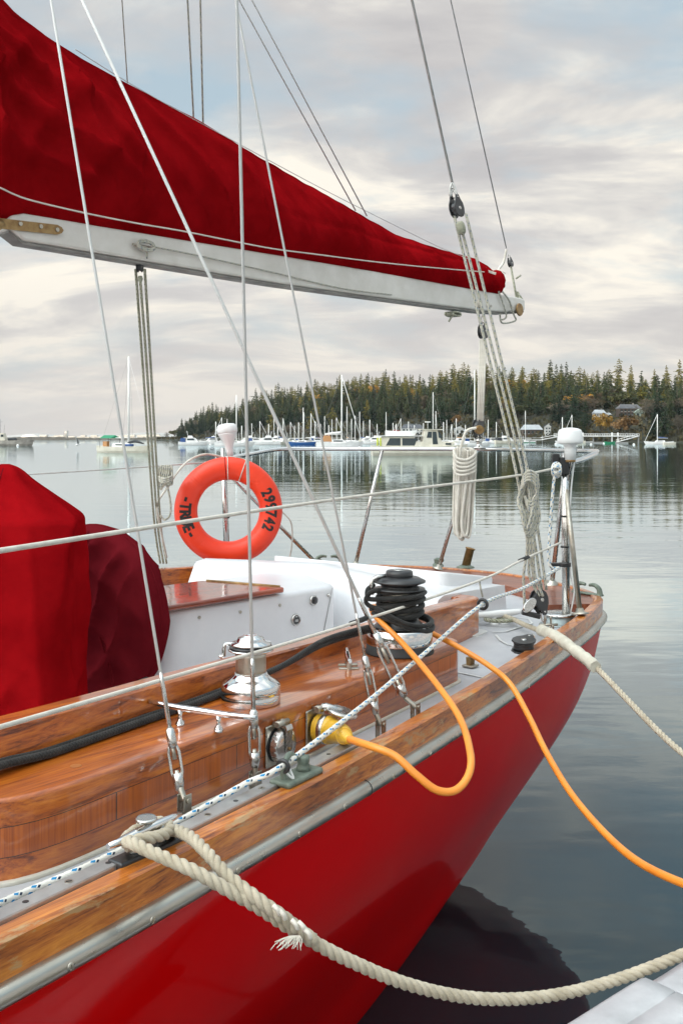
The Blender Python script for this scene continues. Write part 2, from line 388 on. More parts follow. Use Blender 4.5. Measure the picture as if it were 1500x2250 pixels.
# water
def water():
    m, t, b = newmat('bay_water', (.002, .016, .022), .9, spec=0)
    g = t.nodes.new('ShaderNodeNewGeometry').outputs['Position']
    s = t.nodes.new('ShaderNodeSeparateXYZ'); t.links.new(g, s.inputs[0])
    a = nnoise(t, nmap(t, g, (.35, 1, 1), rot=(0, 0, R(8))), .9, 3, .5, .3)
    c = nnoise(t, nmap(t, g, (.5, 1, 1), rot=(0, 0, R(-14))), 5.5, 3, .5)
    e = nnoise(t, nmap(t, g, (.12, .5, 1)), .16, 2, .5)
    far = nnoise(t, nmap(t, g, (.02, .10, 1), rot=(0, 0, R(4))), .5, 3, .6)        # wind patches
    patch = nramp(t, far, [(.42, (.35,) * 3), (.62, (1.5,) * 3)])
    h = nmath(t, 'ADD', nmath(t, 'MULTIPLY', a, .62), nmath(t, 'MULTIPLY', nmath(t, 'MULTIPLY', c, .12), patch))
    h = nmath(t, 'ADD', h, nmath(t, 'MULTIPLY', e, 1.6))
    bn = bump(t, b, h, 1, .020)
    lw = t.nodes.new('ShaderNodeLayerWeight'); lw.inputs['Blend'].default_value = .5; t.links.new(bn.outputs[0], lw.inputs['Normal'])
    fr = nramp(t, lw.outputs['Facing'], [(0, (.04,) * 3), (.48, (.095,) * 3), (.555, (.13,) * 3), (.66, (.21,) * 3), (.76, (.48,) * 3), (.84, (.80,) * 3), (.92, (.92,) * 3), (1, (1,) * 3)])
    gl = t.nodes.new('ShaderNodeBsdfGlossy'); gl.inputs['Roughness'].default_value = .02; gl.inputs['Color'].default_value = (.88, .97, 1, 1); t.links.new(bn.outputs[0], gl.inputs['Normal'])
    mx = t.nodes.new('ShaderNodeMixShader'); t.links.new(fr, mx.inputs[0]); t.links.new(b.outputs[0], mx.inputs[1]); t.links.new(gl.outputs[0], mx.inputs[2])
    t.links.new(mx.outputs[0], t.nodes['Material Output'].inputs['Surface'])
    mb = MB(); mb.add([(-3900, -900, WZ), (3900, -900, WZ), (3900, 3900, WZ), (-3900, 3900, WZ)], [(0, 1, 2, 3)])
    structure(mb, 'water', m)
water()
# far shore: terrain that rises from a shoreline which recedes to the left
def Ds(px): return interp(px, [250, 380, 600, 1000, 1500, 1900, 2600], [1250, 1100, 900, 680, 520, 470, 430])
SKY = [(330, 962), (365, 950), (385, 940), (420, 917), (440, 897), (500, 893), (540, 880), (600, 862), (660, 852), (730, 843), (760, 834), (830, 828), (900, 832), (960, 827),
       (1000, 812), (1100, 811), (1200, 812), (1300, 814), (1400, 818), (1450, 812), (1500, 808), (1700, 800), (2600, 790)]
def ground(px, k):                       # k = 1 at the shore, 1.5 at the ridge
    ys = interp(px, [a for a, b in SKY], [b for a, b in SKY]); D = Ds(px) * 1.45
    top = max((HY - ys) / FP * D + 2 - 18, 1.0)
    u = min(max((k - 1.01) / .44, 0), 1.15)
    return -.6 + 1.6 * min(max((k - .995) / .02, 0), 1) + (top - 1) * (u ** .8)
def GP(px, k):
    D = Ds(px) * k; return Vector(((px - HX) / FP * D, D, ground(px, k)))
pxs = [300 + 25 * i for i in range(90)]; ks = [.985, .995, 1.0, 1.01, 1.02, 1.05, 1.1, 1.15, 1.2, 1.25, 1.3, 1.36, 1.42, 1.5, 1.6, 1.9]
mb = MB(); vs = []
for k in ks:
    for p in pxs:
        v = GP(p, k)
        if p < 340: v.z = min(v.z, -.6 + (p - 300) * .02 if k < 1.4 else .5)
        if k > 1.02: v.z += noise.noise(v * .03) * 2
        vs.append(v)
n = len(pxs)
mb.add(vs, [(i * n + j, i * n + j + 1, (i + 1) * n + j + 1, (i + 1) * n + j) for i in range(len(ks) - 1) for j in range(n - 1)], smooth=True)
structure(mb, 'hillside', varied('brushy_hill', (.010, .014, .007), (.032, .030, .015), .95, .05, bumpd=1.0))
# unseen hill added behind the camera: shades the boat and lower trees
mb = MB(); vs = []
hd_ = Vector((math.sin(SUN_AZ), math.cos(SUN_AZ), 0)); ht = Vector((-hd_.y, hd_.x, 0)); ht = ht if ht.y > 0 else -ht
for j, dd in enumerate((380, 480, 600, 740)):
    for i in range(41):
        q = hd_ * dd + ht * (-1250 + 62.5 * i); z = (-1, 64, 104, 76)[j] + (noise.noise(Vector((i * .26, j * 2.1, 3))) * 9 if j else 0)
        vs.append((q.x, q.y, z))
mb.add(vs, [(i * 41 + j, i * 41 + j + 1, (i + 1) * 41 + j + 1, (i + 1) * 41 + j) for i in range(3) for j in range(40)], smooth=True)
structure(mb, 'shade_hill', varied('shade_hill_ground', (.03, .04, .02), (.06, .06, .035), .95, .03))
# low spit on the left and distant hills, mist put into their pale colour
def ridge(name, pts, D, depth, mat, base=-1):
    mb = MB(); vs = []
    for j, f in enumerate((0, 1, 1)):
        for (px, py) in pts:
            d = D + depth * (j / 2); z = EYE - (py - HY) / FP * D
            x = (px - HX) / FP * D
            vs.append((x, d, base if j == 0 else (z if j == 1 else base)))
    k = len(pts); mb.add(vs, [(j * k + i, j * k + i + 1, (j + 1) * k + i + 1, (j + 1) * k + i) for j in range(2) for i in range(k - 1)], smooth=False)
    return structure(mb, name, mat)
rnd = random.Random(3)
pts = [(x, 961.5 - 1.2 * math.sin(x * .02) - rnd.random() * 1.3) for x in range(-900, 420, 6)]
ridge('breakwater', pts, 1500, 30, varied('dark_shingle', (.045, .042, .036), (.09, .085, .07), .9, .1), WZ - .3)
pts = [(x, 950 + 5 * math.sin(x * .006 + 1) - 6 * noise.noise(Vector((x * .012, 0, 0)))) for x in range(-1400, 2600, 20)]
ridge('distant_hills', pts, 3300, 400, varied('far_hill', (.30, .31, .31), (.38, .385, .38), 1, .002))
# ---------------------------------------------------------------- trees
def leafmat(name, c0, c1, c2, scale=.35):
    m, t, b = newmat(name, c0, .75, spec=.2)
    o = coords(t); f = nnoise(t, o, scale, 4, .7)
    oi = t.nodes.new('ShaderNodeObjectInfo').outputs['Random']
    f2 = nmath(t, 'ADD', nmath(t, 'MULTIPLY', f, .7), nmath(t, 'MULTIPLY', oi, .3))
    t.links.new(nramp(t, f2, [(.3, c0), (.5, c1), (.7, c2)]), b.inputs['Base Color'])
    return m
M['bark'] = varied('bark', (.06, .045, .035), (.12, .10, .08), .9, 1)
M['con'] = leafmat('fir_needles', (.006, .018, .012), (.014, .030, .015), (.034, .046, .015))
M['con_lit'] = leafmat('sunlit_needles', (.045, .055, .012), (.10, .095, .018), (.18, .14, .03))  # low sunlight on the upper firs painted into the needle colour
M['gold'] = leafmat('golden_leaves', (.20, .11, .02), (.33, .19, .035), (.42, .26, .05))
M['rust'] = leafmat('rusty_leaves', (.11, .06, .022), (.19, .105, .04), (.27, .16, .07))
M['twig'] = leafmat('bare_twigs', (.07, .06, .045), (.12, .10, .075), (.17, .14, .11))
M['green'] = leafmat('dull_green_leaves', (.018, .030, .012), (.034, .045, .018), (.06, .062, .024))
def conifer_mesh(seed, H=25, W=4.4, lay=24):
    r = random.Random(seed); cr = MB(); lean = Vector((r.uniform(-.6, .6), r.uniform(-.6, .6), 0)); pw = r.uniform(.5, .85); gap = r.uniform(.3, .8)
    for i in range(lay):
        f = i / (lay - 1); z = H * (.08 + .90 * f) + r.uniform(-.3, .3)
        rad = W * ((1 - f) ** pw * (.78 + .22 * math.sin(f * 9 + seed)) * (.6 + .4 * min(1, f * 5)) + .07) * (r.random() * .75 + .5)
        if abs(f - gap) < .05: rad *= .5
        nb = max(5, int(11 * (1 - f) + 5)); a0 = r.random() * 7
        for k in range(nb):
            a = a0 + 2 * math.pi * k / nb + r.uniform(-.35, .35); L = rad * r.uniform(.45, 1.25)
            d = Vector((math.cos(a), math.sin(a), 0)); sd_ = Vector((-d.y, d.x, 0))
            droop = L * r.uniform(-.05, .5); p = lean * f + Vector((0, 0, z + r.uniform(-.5, .5)))
            for q in range(3):
                t0 = .12 + .30 * q; t1 = t0 + r.uniform(.35, .5)
                c0 = p + d * L * t0 + Vector((0, 0, -droop * t0 * t0)); c1 = p + d * L * min(t1, 1.1) + Vector((0, 0, -droop * t1 * t1))
                wd = (.19 * L * (1.1 - t0) + .25) * r.uniform(.7, 1.4); dz = Vector((0, 0, r.uniform(.2, .9)))
                cr.add([c0 + sd_ * wd * .4 + dz * .3, c0 - sd_ * wd * .4 + dz * .3, c1 - sd_ * wd * r.uniform(.2, .8) - dz * .7, c1 + d * .25, c1 + sd_ * wd * r.uniform(.2, .8) - dz * .7],
                       [(0, 1, 3), (1, 2, 3), (0, 3, 4)])
    return cr
def conifer(seed, H=25, W=4.4, mat=None, name='conifer'):
    e = empty(name, (0, 0, 0)); conifer_mesh(seed, H, W).build('crown', mat or M['con'], e)
    MB().tube([(0, 0, -1.5), (0, 0, H * .5), (0, 0, H)], [.38, .24, .03], 6).build('trunk', M['bark'], e)
    return e
def broadleaf(seed, H=13, mat=None, name='broadleaf_tree', n=900, leaf=.55, sparse=False):
    r = random.Random(seed); e = empty(name, (0, 0, 0)); cr = MB(); tk = MB()
    tk.tube([(0, 0, -1), (.1, .1, H * .3), (.2, 0, H * .55)], [.3, .2, .1], 6)
    cl_ = []
    for k in range(13):
        a = r.random() * 6.28; q = r.random() ** .6; c = Vector((math.cos(a) * q * H * .33, math.sin(a) * q * H * .33, H * (.42 + .46 * r.random() * (1.1 - .4 * q))))
        cl_.append((c, H * r.uniform(.10, .2))); tk.tube([(.1, .05, H * .3), c * .6 + Vector((0, 0, H * .15)), c], [.12, .07, .03], 5)
    for k in range(n):
        c, rr = cl_[r.randrange(len(cl_))]
        d = Vector((r.gauss(0, 1), r.gauss(0, 1), r.gauss(0, .8))); d = d.normalized() * rr * (r.random() ** .33)
        p = c + d; q = Vector((r.gauss(0, 1), r.gauss(0, 1), r.gauss(0, 1))).normalized(); u = q.orthogonal().normalized() * leaf * r.uniform(.5, 1.2); v = q.cross(u) * (r.uniform(.5, 1) if not sparse else .18)
        if sparse: u = (d.normalized() + q * .5).normalized() * leaf * 1.6; v = u.orthogonal().normalized() * .07
        cr.add([p - u, p + v, p + u, p - v], [(0, 1, 2, 3)])
    cr.build('crown', mat, e); tk.build('trunk', M['bark'], e)
    return e
EXCL = [(872, 938, 1.12), (996, 1036, 1.12), (1138, 1216, 1.12), (1292, 1350, 1.2), (1350, 1425, 1.2)]
def place_trees():
    r = random.Random(11)
    cons = [conifer(i, 25, (4.2, 4.8, 3.7, 5.2, 4.4)[i % 5]) for i in range(5)] + [conifer(20 + i, 23, 5.0, M['con_lit'], 'conifer') for i in range(3)]
    used = set()
    def put(proto, px, k, hs, label, cat, group=None, ws=None):
        o = copy_tree(proto) if proto.name in used else proto; used.add(proto.name)
        o.location = GP(px, k); o.rotation_euler.z = r.random() * 6.28; ws = ws or hs * (1.75 if 'fir' in label else 1.15); o.scale = (ws, ws, hs); tag(o, label, cat, group)
        return o
    wood = []; cnt = 0
    for row, k in enumerate((1.03, 1.065, 1.10, 1.14, 1.18, 1.22, 1.26, 1.30, 1.34, 1.38, 1.42, 1.46, 1.50)):
        px = 392 + r.random() * 20
        while px < 1900:
            step = 4200 / Ds(px) * 3.35; kk = k + r.uniform(-.02, .02); hi = row >= 8
            if row < 2 and r.random() < .55 or any(x0 < px < x1 and kk < km for x0, x1, km in EXCL): px += step; continue
            olive = r.random() < ((.62 if px > 640 else .12) if hi else (.28 if row > 5 and px > 640 else .05))  # more sunlit-coloured firs on the upper rows, where low sun falls
            hs = r.uniform(.5, .95) * (1.1 if row > 9 else 1) * (1.22 if r.random() < .12 else 1)
            if px < 560: hs *= .9
            hs *= 1 - .22 * min(1, max(0, (px - 1250) / 250))
            if px < 1560 and cnt < 285 and row < 9 and (row < 5 or row % 2):
                cnt += 1
                if olive: put(r.choice(cons[5:]), px, kk, hs, 'olive green fir coloured as if catching low sun on the wooded hillside', 'tree', 'olive firs on the far hillside')
                else: put(r.choice(cons[:5]), px, kk, hs, 'dark green fir on the wooded far shore', 'tree', 'dark firs on the far hillside')
            else: wood.append((px, kk, hs, olive))
            px += step * r.uniform(.7, 1.4)
    for flag, mat, lab in ((False, M['con'], 'mass of dark firs filling the ridge behind the nearer trees'), (True, M['con_lit'], 'mass of olive firs coloured as if sunlit along the top of the ridge')):
        ps = [conifer_mesh(60 + q + 10 * flag, 24, (4.4, 5.2, 4.0)[q], 16) for q in range(3)]; mb = MB()
        for (px, kk, hs, ol) in wood:
            if ol != flag: continue
            q = ps[r.randrange(3)]; g = GP(px, kk); a = r.random() * 6.28; ca, sa = math.cos(a) * hs * 1.7, math.sin(a) * hs * 1.7; o_ = len(mb.v)
            mb.v += [Vector((g.x + v.x * ca - v.y * sa, g.y + v.x * sa + v.y * ca, g.z + v.z * hs)) for v in q.v]
            mb.f += [[o_ + i_ for i_ in f] for f in q.f]; mb.uv += q.uv; mb.sm += q.sm; mb.mi += q.mi
        tag(mb.build('woodland', mat), lab, 'woodland', kind='stuff')
    g = broadleaf(1, 14, M['gold']); rs = broadleaf(2, 12, M['rust']); tw = broadleaf(3, 13, M['twig'], 'bare_tree', 900, .55, True); gr = broadleaf(4, 12, M['green'])
    for (px, k, h, lab) in [(1272, 1.17, 1.05, 'bright yellow tree standing alone among dark firs on the hillside'), (1322, 1.03, .95, 'golden orange tree right above the long pier'),
                            (1120, 1.36, 1.0, 'large golden tree below the ridge, behind the tackle ropes'), (1150, 1.37, .9, 'golden tree beside the large golden one below the ridge'),
                            (700, 1.33, 1.0, 'yellow tree at the left end of the sunlit ridge'), (820, 1.38, 1.0, 'yellow tree on the ridge behind the tall bare masts'), (905, 1.36, .9, 'yellow tree on the ridge above the white cabin cruiser')]:
        put(g, px, k, h, lab, 'tree', 'yellow autumn trees')
    for (px, k, h, lab) in [(1362, 1.02, .95, 'rust coloured bushy tree below the dark roofed house'), (1380, 1.03, 1.0, 'rust coloured tree at the shore right of the golden tree'),
                            (785, 1.40, 1.0, 'pale orange tree near the ridge top'), (1005, 1.06, .85, 'rust coloured tree behind the white boat sheds'), (880, 1.36, .9, 'pale orange tree half way up behind the marina'),
                            (640, 1.05, .6, 'small rusty tree behind the marina masts')]:
        put(rs, px, k, h, lab, 'tree', 'rust coloured autumn trees')
    for i in range(34):
        px = 375 + i * 36 + r.uniform(-12, 12); k = r.uniform(1.015, 1.09)
        if 1290 < px < 1420 or any(x0 < px < x1 for x0, x1, km in EXCL[:3]): continue
        put(tw if r.random() < .6 else gr, px, k, r.uniform(.5, .9), 'low bare tree or shrub along the far shoreline', 'tree', 'shoreline trees and shrubs')
    put(tw, 403, 1.1, 1.1, 'round bare tree at the left tip of the wooded shore', 'tree')
    for i in range(26):
        px = 380 + i * 45 + r.uniform(-15, 15); put(gr if r.random() < .5 else tw, px, r.uniform(1.1, 1.3), r.uniform(.8, 1.2), 'dull brush tree between the firs on the hillside', 'tree', 'brush between the firs')
place_trees()
def undergrowth():
    r = random.Random(5); mb = MB()
    for i in range(9000):
        px = r.uniform(345, 1700); k = 1.008 + .40 * r.random() ** 1.6; p = GP(px, k); s_ = r.uniform(.6, 1.7)
        p += Vector((0, 0, r.uniform(0, 2.6)))
        q = Vector((r.gauss(0, 1), r.gauss(0, 1), r.gauss(0, .6))).normalized(); u = q.orthogonal().normalized() * s_; v = q.cross(u)
        mb.add([p - u, p + v * .8, p + u, p - v * .8], [(0, 1, 2, 3)])
    tag(mb.build('undergrowth', leafmat('undergrowth_leaves', (.022, .028, .012), (.05, .045, .02), (.10, .075, .035), .03)), 'brown and green undergrowth covering the far hillside', 'undergrowth', kind='stuff')
undergrowth()
# ================================================================ THE RED KETCH
TIP = Vector((.868, 6.447, 0)); ROT = math.atan2(-.788, -.616)
boat = empty('sailboat', TIP, ROT, 'red hulled wooden trimmed ketch moored in the foreground, its stern towards the bay', 'sailboat')
BM = pmat(boat); BI = BM.inverted()
def Lz(px, py, z): return BI @ PX(px, py, z=z)              # photo pixel on a horizontal plane, in boat coordinates (forward, port, up)
def Ld(px, py, D): return BI @ PX(px, py, D)
def W(s, b, z): return BM @ Vector((s, b, z))
S0 = [0, .015, .06, .12, .23, .38, .58, .85, 1.31, 2.39, 3.28, 3.96, 4.63, 5.6, 7, 8.5, 10, 11, 11.5]
B0 = [0, .2, .38, .52, .74, .95, 1.11, 1.20, 1.31, 1.52, 1.655, 1.735, 1.79, 1.83, 1.76, 1.5, .95, .42, 0]
half = catmull([(a, b, 0) for a, b in zip(S0, B0)], 6)
OUT = [(p.x, max(p.y, 0)) for p in half]                     # port half, stern tip to bow
FULL = [(a, -b) for a, b in OUT[::-1]][:-1] + OUT            # starboard bow -> stern -> port bow
def bof(s): return interp(s, [p[0] for p in OUT], [p[1] for p in OUT])
def hull():
    T_ = [(1.062, 0, 1), (1.0, .01, .999), (.9, .04, .99), (.8, .07, .977), (.65, .16, .952), (.5, .32, .922), (.35, .55, .892), (.2, .85, .875), (.1, 1.05, .872), (0, 1.29, .87), (-.13, 1.6, .865), (-.3, 2.0, .84), (-.5, 2.6, .7), (-.75, 3.4, .4), (-.9, 4.2, .03)]
    T_ = [tuple(v) for v in catmull(T_, 3)]
    vs = []
    for (z, s0, k) in T_:
        for (s, b) in FULL:
            u = s / 11.5; vs.append((s + s0 * max(0, 1 - u * u) - (1.06 - z) * 1.3 * u ** 5, b * k, z))
    n = len(FULL); mb = MB()
    mb.add(vs, [((i + 1) * n + j, (i + 1) * n + j + 1, i * n + j + 1, i * n + j) for i in range(len(T_) - 1) for j in range(n - 1)], smooth=True)
    mb.build('hull', M['hull'], boat)
hull()
def inset(d, pts):
    out = []
    for i, p in enumerate(pts):
        a = pts[max(i - 1, 0)]; b = pts[min(i + 1, len(pts) - 1)]; t = Vector((b[0] - a[0], b[1] - a[1])).normalized()
        out.append((p[0] - (-t.y) * -d * -1 if False else p[0] + t.y * -d * -1 * 1, p[1] + t.x * -d * 1))
    return out
ZD, ZR = 1.09, 1.15
# outward for a path running starboard bow -> stern -> port bow: right of travel is outward
PATH = [p for p in FULL if p[0] < 11.3]
def right(path, d):
    out = []
    for i, p in enumerate(path):
        a = path[max(i - 1, 0)]; b = path[min(i + 1, len(path) - 1)]; t = Vector((b[0] - a[0], b[1] - a[1])).normalized()
        out.append((p[0] + t.y * d, p[1] - t.x * d))
    return out
chk = right(PATH, .1); mid = len(PATH) // 2
SG = 1 if chk[mid][0] < PATH[mid][0] else -1                # sign that moves outward (aft at the stern tip)
def outw(d): return right(PATH, SG * d)
def ringbuild(name, mat, sect, keep=lambda p: True, parent=boat, bevel=0, zf=None, smooth=False):
    """sect: closed list of (outward offset, z) swept along the deck edge"""
    mb = MB(); idx = [i for i, p in enumerate(PATH) if keep(p)]
    cols = [outw(o) for o, z in sect]; k = len(sect); m = len(idx); vs = []
    for i in idx:
        for c, (o, z) in zip(cols, sect): vs.append((c[i][0], c[i][1], z + (zf(PATH[i]) if zf else 0)))
    mb.add(vs, [(i * k + j, i * k + (j + 1) % k, (i + 1) * k + (j + 1) % k, (i + 1) * k + j) for i in range(m - 1) for j in range(k)], smooth=smooth)
    for ring in (list(range(k))[::-1], list(range((m - 1) * k, m * k))):
        mb.f.append(ring); mb.uv.append(None); mb.sm.append(False); mb.mi.append(0)
    return mb.build(name, mat, parent, bevel=bevel)
ringbuild('toe_rail', M['rail_wood'], [(.004, 1.077), (.006, 1.143), (-.002, 1.150), (-.036, 1.151), (-.044, 1.144), (-.046, 1.086)])
sec = [(-.004, 1.078)] + [(.003 + .026 * math.sin(a), 1.056 + .0215 * math.cos(a)) for a in [math.pi * i / 10 for i in range(11)]] + [(-.004, 1.034)]
rub = ringbuild('rub_rail', M['rub'], sec, smooth=True)
for i in range(34):
    mb = MB()
    s = .75 + i * .235 + (.03 if i % 3 == 0 else 0); b = bof(s) + .027; t = Vector((1, (bof(s + .05) - bof(s - .05)) / .1, 0)).normalized(); nrm = Vector((-t.y, t.x, .0))
    mb.lathe([(.0085, -.003), (.0085, .002), (.006, .0035), (.0, .0037)], (s, b, 1.055), nrm, 12)
    mb.box(Vector((s, b, 1.055)) + nrm * .0045, (.011, .002, .0015), Matrix.Rotation(i * .7, 3, nrm))
    mb.build('screw', M['steel_t'], rub)
mb = MB(); s = 3.46; mb.tube([(s, bof(s) + .003 + .0268 * math.sin(a), 1.056 + .0222 * math.cos(a)) for a in [math.pi * i / 10 for i in range(11)]], .0012, 5)
mb.build('joint', M['black'], rub)
# deck with its cockpit opening
def cb(s): return interp(s, [1.56, 1.63, 4.35, 5.3], [.86, .88, 1.27, 1.30])
def deck():
    ss = [.0] + [s for s in (p[0] for p in OUT) if .04 < s < 11.2] + [1.56, 5.3]; ss = sorted(set(round(s, 4) for s in ss)); mb = MB()
    def strip(fl, fr):
        vs = []; q = [s for s in ss]
        for s in q: vs += [(s, fl(s), ZD), (s, fr(s), ZD)]
        return vs, q
    for a, b in zip(ss, ss[1:]):
        A, Bq = bof(a) - .03, bof(b) - .03
        if a < 0.04: A = max(A, .001)
        if a >= 1.56 - 1e-6 and b <= 5.3 + 1e-6:
            for sg in (1, -1):
                f = [(a, sg * A, ZD), (b, sg * Bq, ZD), (b, sg * cb(b), ZD), (a, sg * cb(a), ZD)]
                mb.add(f, [(0, 1, 2, 3)])
        else: mb.add([(a, A, ZD), (b, Bq, ZD), (b, -Bq, ZD), (a, -A, ZD)], [(0, 1, 2, 3)])
    mb.build('deck', M['deck'], boat)
deck()
# pale margins (smooth strips) between the non-skid patches
def ribbon(mb, pts, wd, z):
    p = [Vector((a, b)) for a, b in pts]; vs = []
    for i in range(len(p)):
        t = (p[min(i + 1, len(p) - 1)] - p[max(i - 1, 0)]).normalized(); n_ = Vector((-t.y, t.x)) * wd / 2
        vs += [(p[i].x + n_.x, p[i].y + n_.y, z), (p[i].x - n_.x, p[i].y - n_.y, z)]
    mb.add(vs, [(2 * i, 2 * i + 1, 2 * i + 3, 2 * i + 2) for i in range(len(p) - 1)])
mb = MB()
ribbon(mb, [(s, bof(s) - .062) for s in [.8 + .15 * i for i in range(40)]], .022, ZD + .004)
ribbon(mb, [(2.32, bof(2.32) - .05), (2.30, 1.27), (2.27, 1.22), (2.2, 1.15), (2.0, 1.08)], .012, ZD + .0042)
ribbon(mb, [(1.75, bof(1.75) - .05), (1.72, 1.17), (1.66, 1.10), (1.56, 1.02)], .012, ZD + .0044)
ribbon(mb, [(1.52, .98), (1.46, 1.02), (1.2, 1.02), (1.1, .95), (1.08, .5)], .012, ZD + .0046)
mb.build('deck_margin', M['deckline'], boat)
# wide taffrail plank round the stern
ti = [i for i, p in enumerate(PATH) if p[0] < .78]
oi_, ii = outw(-.03), None
mb = MB(); vs = []
for i in ti:
    o_ = Vector((oi_[i][0], oi_[i][1])); inn = Vector((o_.x + .27 * max(0, 1 - o_.x * .5), o_.y * .80)); 
    for v, z in ((o_, 1.143), (inn, 1.135), (inn, 1.085)): vs.append((v.x, v.y, z))
mb.add(vs, [(3 * i + j, 3 * i + j + 1, 3 * i + 4 + j, 3 * i + 3 + j) for i in range(len(ti) - 1) for j in range(2)])
for q in (0, len(ti) - 1):
    o_, n_, d_ = (Vector(vs[3 * q + j]) for j in range(3)); mb.add([o_, n_, d_, Vector((o_.x, o_.y, 1.085))], [(0, 1, 2, 3)])
mb.build('taffrail', M['taff_wood'], boat)
# genoa track on the inner edge of the rail
mb = MB(); pth = [(s, bof(s) - .067) for s in [3.38 + .1 * i for i in range(24)]]
mb.sweep(pth, [(-.019, 1.144), (.019, 1.144), (.019, 1.152), (.0180, 1.1555), (-.0180, 1.1555), (-.019, 1.152)])
mb.sweep(pth, [(-.017, 1.085), (.017, 1.085), (.017, 1.145), (-.017, 1.145)])
trk = mb.build('genoa_track', M['alu'], boat)
mb = MB(); mb2 = MB()
for i in range(22):
    s = 3.44 + .1 * i; b = bof(s) - .067
    (mb if i % 2 else mb2).lathe([(.0062 if i % 2 else .0085, 0), (.0062 if i % 2 else .0085, .0008)], (s, b, 1.1552), (0, 0, 1), 14)
    if i % 2 == 0: mb.box((s, b, 1.1563), (.011, .0016, .0012), Matrix.Rotation(i * .9, 3, 'Z'))
mb.build('stop_holes', M['black'], trk); mb2.build('track_screws', M['steel_t'], trk)
# seat box of laminated teak along the port side deck
def rounded(poly, rads, n=7):
    out = []; m = len(poly)
    for i in range(m):
        p = Vector(poly[i]); a = (Vector(poly[i - 1]) - p); b = (Vector(poly[(i + 1) % m]) - p); r_ = rads[i]
        if r_ <= 0: out.append(tuple(p)); continue
        la, lb = min(r_, a.length * .49), min(r_, b.length * .49); pa = p + a.normalized() * la; pb = p + b.normalized() * lb
        for k in range(n + 1):
            t = k / n; q = pa * (1 - t) ** 2 + p * 2 * t * (1 - t) + pb * t * t; out.append(tuple(q))
    return out
outer = [(2.41, 1.345), (2.9, 1.405), (3.4, 1.46), (3.9, 1.50), (4.47, 1.535)]
def zbox(p): return 1.245 + .010 * (p[0] - 2.4)
poly = rounded([(2.385, 1.00), (2.385, 1.343)] + outer[1:4] + [(4.50, 1.54), (4.50, 1.25)], [0, .07, 0, 0, 0, .24, 0])
MB().prism(poly, 1.0895, lambda p, z=0: zbox(p)).build('seat_box', M['varnish_box'], boat, bevel=.009, seg=3)
big = rounded([(2.378, 1.00), (2.378, 1.352)] + [(a, b + .008) for a, b in outer[1:4]] + [(4.51, 1.55), (4.51, 1.25)], [0, .07, 0, 0, 0, .24, 0])
MB().prism(big, 1.0885, 1.099).build('sealant_bead', varied('aged_sealant', (.50, .46, .38), (.62, .59, .52), .7, 20), boat, bevel=.003)
mb = MB()
for (a, b) in ((4.22, 1.44), ): mb.lathe([(.013, 0), (.013, .0008)], (a, b, zbox((a, b)) + .0002), (0, 0, 1), 20)
mb.build('wood_plug', varied('plug_ring', (.25, .08, .02), (.4, .14, .04), .3, 9), boat)
# coamings
def coaming(sg, name='coaming'):
    pt = catmull([(5.4, 1.40, 0), (4.39, 1.345, 0), (3.6, 1.232, 0), (2.9, 1.142, 0), (2.3, 1.055, 0), (1.63, .950, 0)], 6)
    path = [(p.x, p.y) for p in pt]; ins = [(p.x, p.y - .075) for p in pt]; ztop = lambda s: 1.262 + .037 * (s - 1.63)
    end = [(1.57, .935), (1.545, .90), (1.54, .84), (1.54, .66)]; endi = [(1.66, .86), (1.65, .80), (1.645, .74), (1.64, .66)]
    A = path + end; I = ins + endi; vs = []
    for (a, i) in zip(A, I):
        zt = ztop(max(a[0], 1.6)); vs += [(a[0], a[1], 1.085), (a[0], a[1], zt - .006), (a[0] * .93 + i[0] * .07, a[1] * .93 + i[1] * .07, zt), (i[0] * .93 + a[0] * .07, i[1] * .93 + a[1] * .07, zt + .002), (i[0], i[1], zt - .004), (i[0], i[1], .95)]
    vs = [(x, y * sg, z) for x, y, z in vs]; k = 6; m = len(A); mb = MB()
    f = [(i * k + j, i * k + j + 1, (i + 1) * k + j + 1, (i + 1) * k + j) for i in range(m - 1) for j in range(k - 1)]
    if sg < 0: f = [q[::-1] for q in f]
    mb.add(vs, f); mb.f.append(list(range((m - 1) * k, m * k))); mb.uv.append(None); mb.sm.append(False); mb.mi.append(0)
    return mb.build(name, M['varnish'], boat)
coaming(1); coaming(-1)
MB().prism(rounded([(1.50, .5), (1.50, .957), (1.66, .975), (1.66, .5)], [0, .05, .02, 0]), 1.088, 1.097).build('sealant_bead', M['deckline'], boat)
# cockpit well, helm box, lazarette moulding
mb = MB()
mb.prism([(1.9, -.55), (1.9, .55), (5.3, .9), (5.3, -.9)], .52, .56)
for sg in (1, -1):
    for a, b in zip([1.56, 2.5, 3.4, 4.35], [2.5, 3.4, 4.35, 5.35]):
        q = [(a, sg * (cb(a) - .002), .84), (b, sg * (cb(b) - .002), .84), (b, sg * (cb(b) - .002), 1.089), (a, sg * (cb(a) - .002), 1.089)]
        mb.add(q, [(0, 1, 2, 3)])
        mb.add([(a, sg * .55, .86), (b, sg * .62, .86), (b, sg * cb(b), .86), (a, sg * cb(a), .86)], [(0, 1, 2, 3)]); mb.add([(a, sg * .55, .56), (b, sg * .62, .56), (b, sg * .62, .861), (a, sg * .55, .861)], [(0, 1, 2, 3)])
mb.build('cockpit_well', M['gel'], boat)
pan = [(1.87, -.64), (1.74, -.32), (1.63, 0), (1.70, .45), (1.80, .86)]
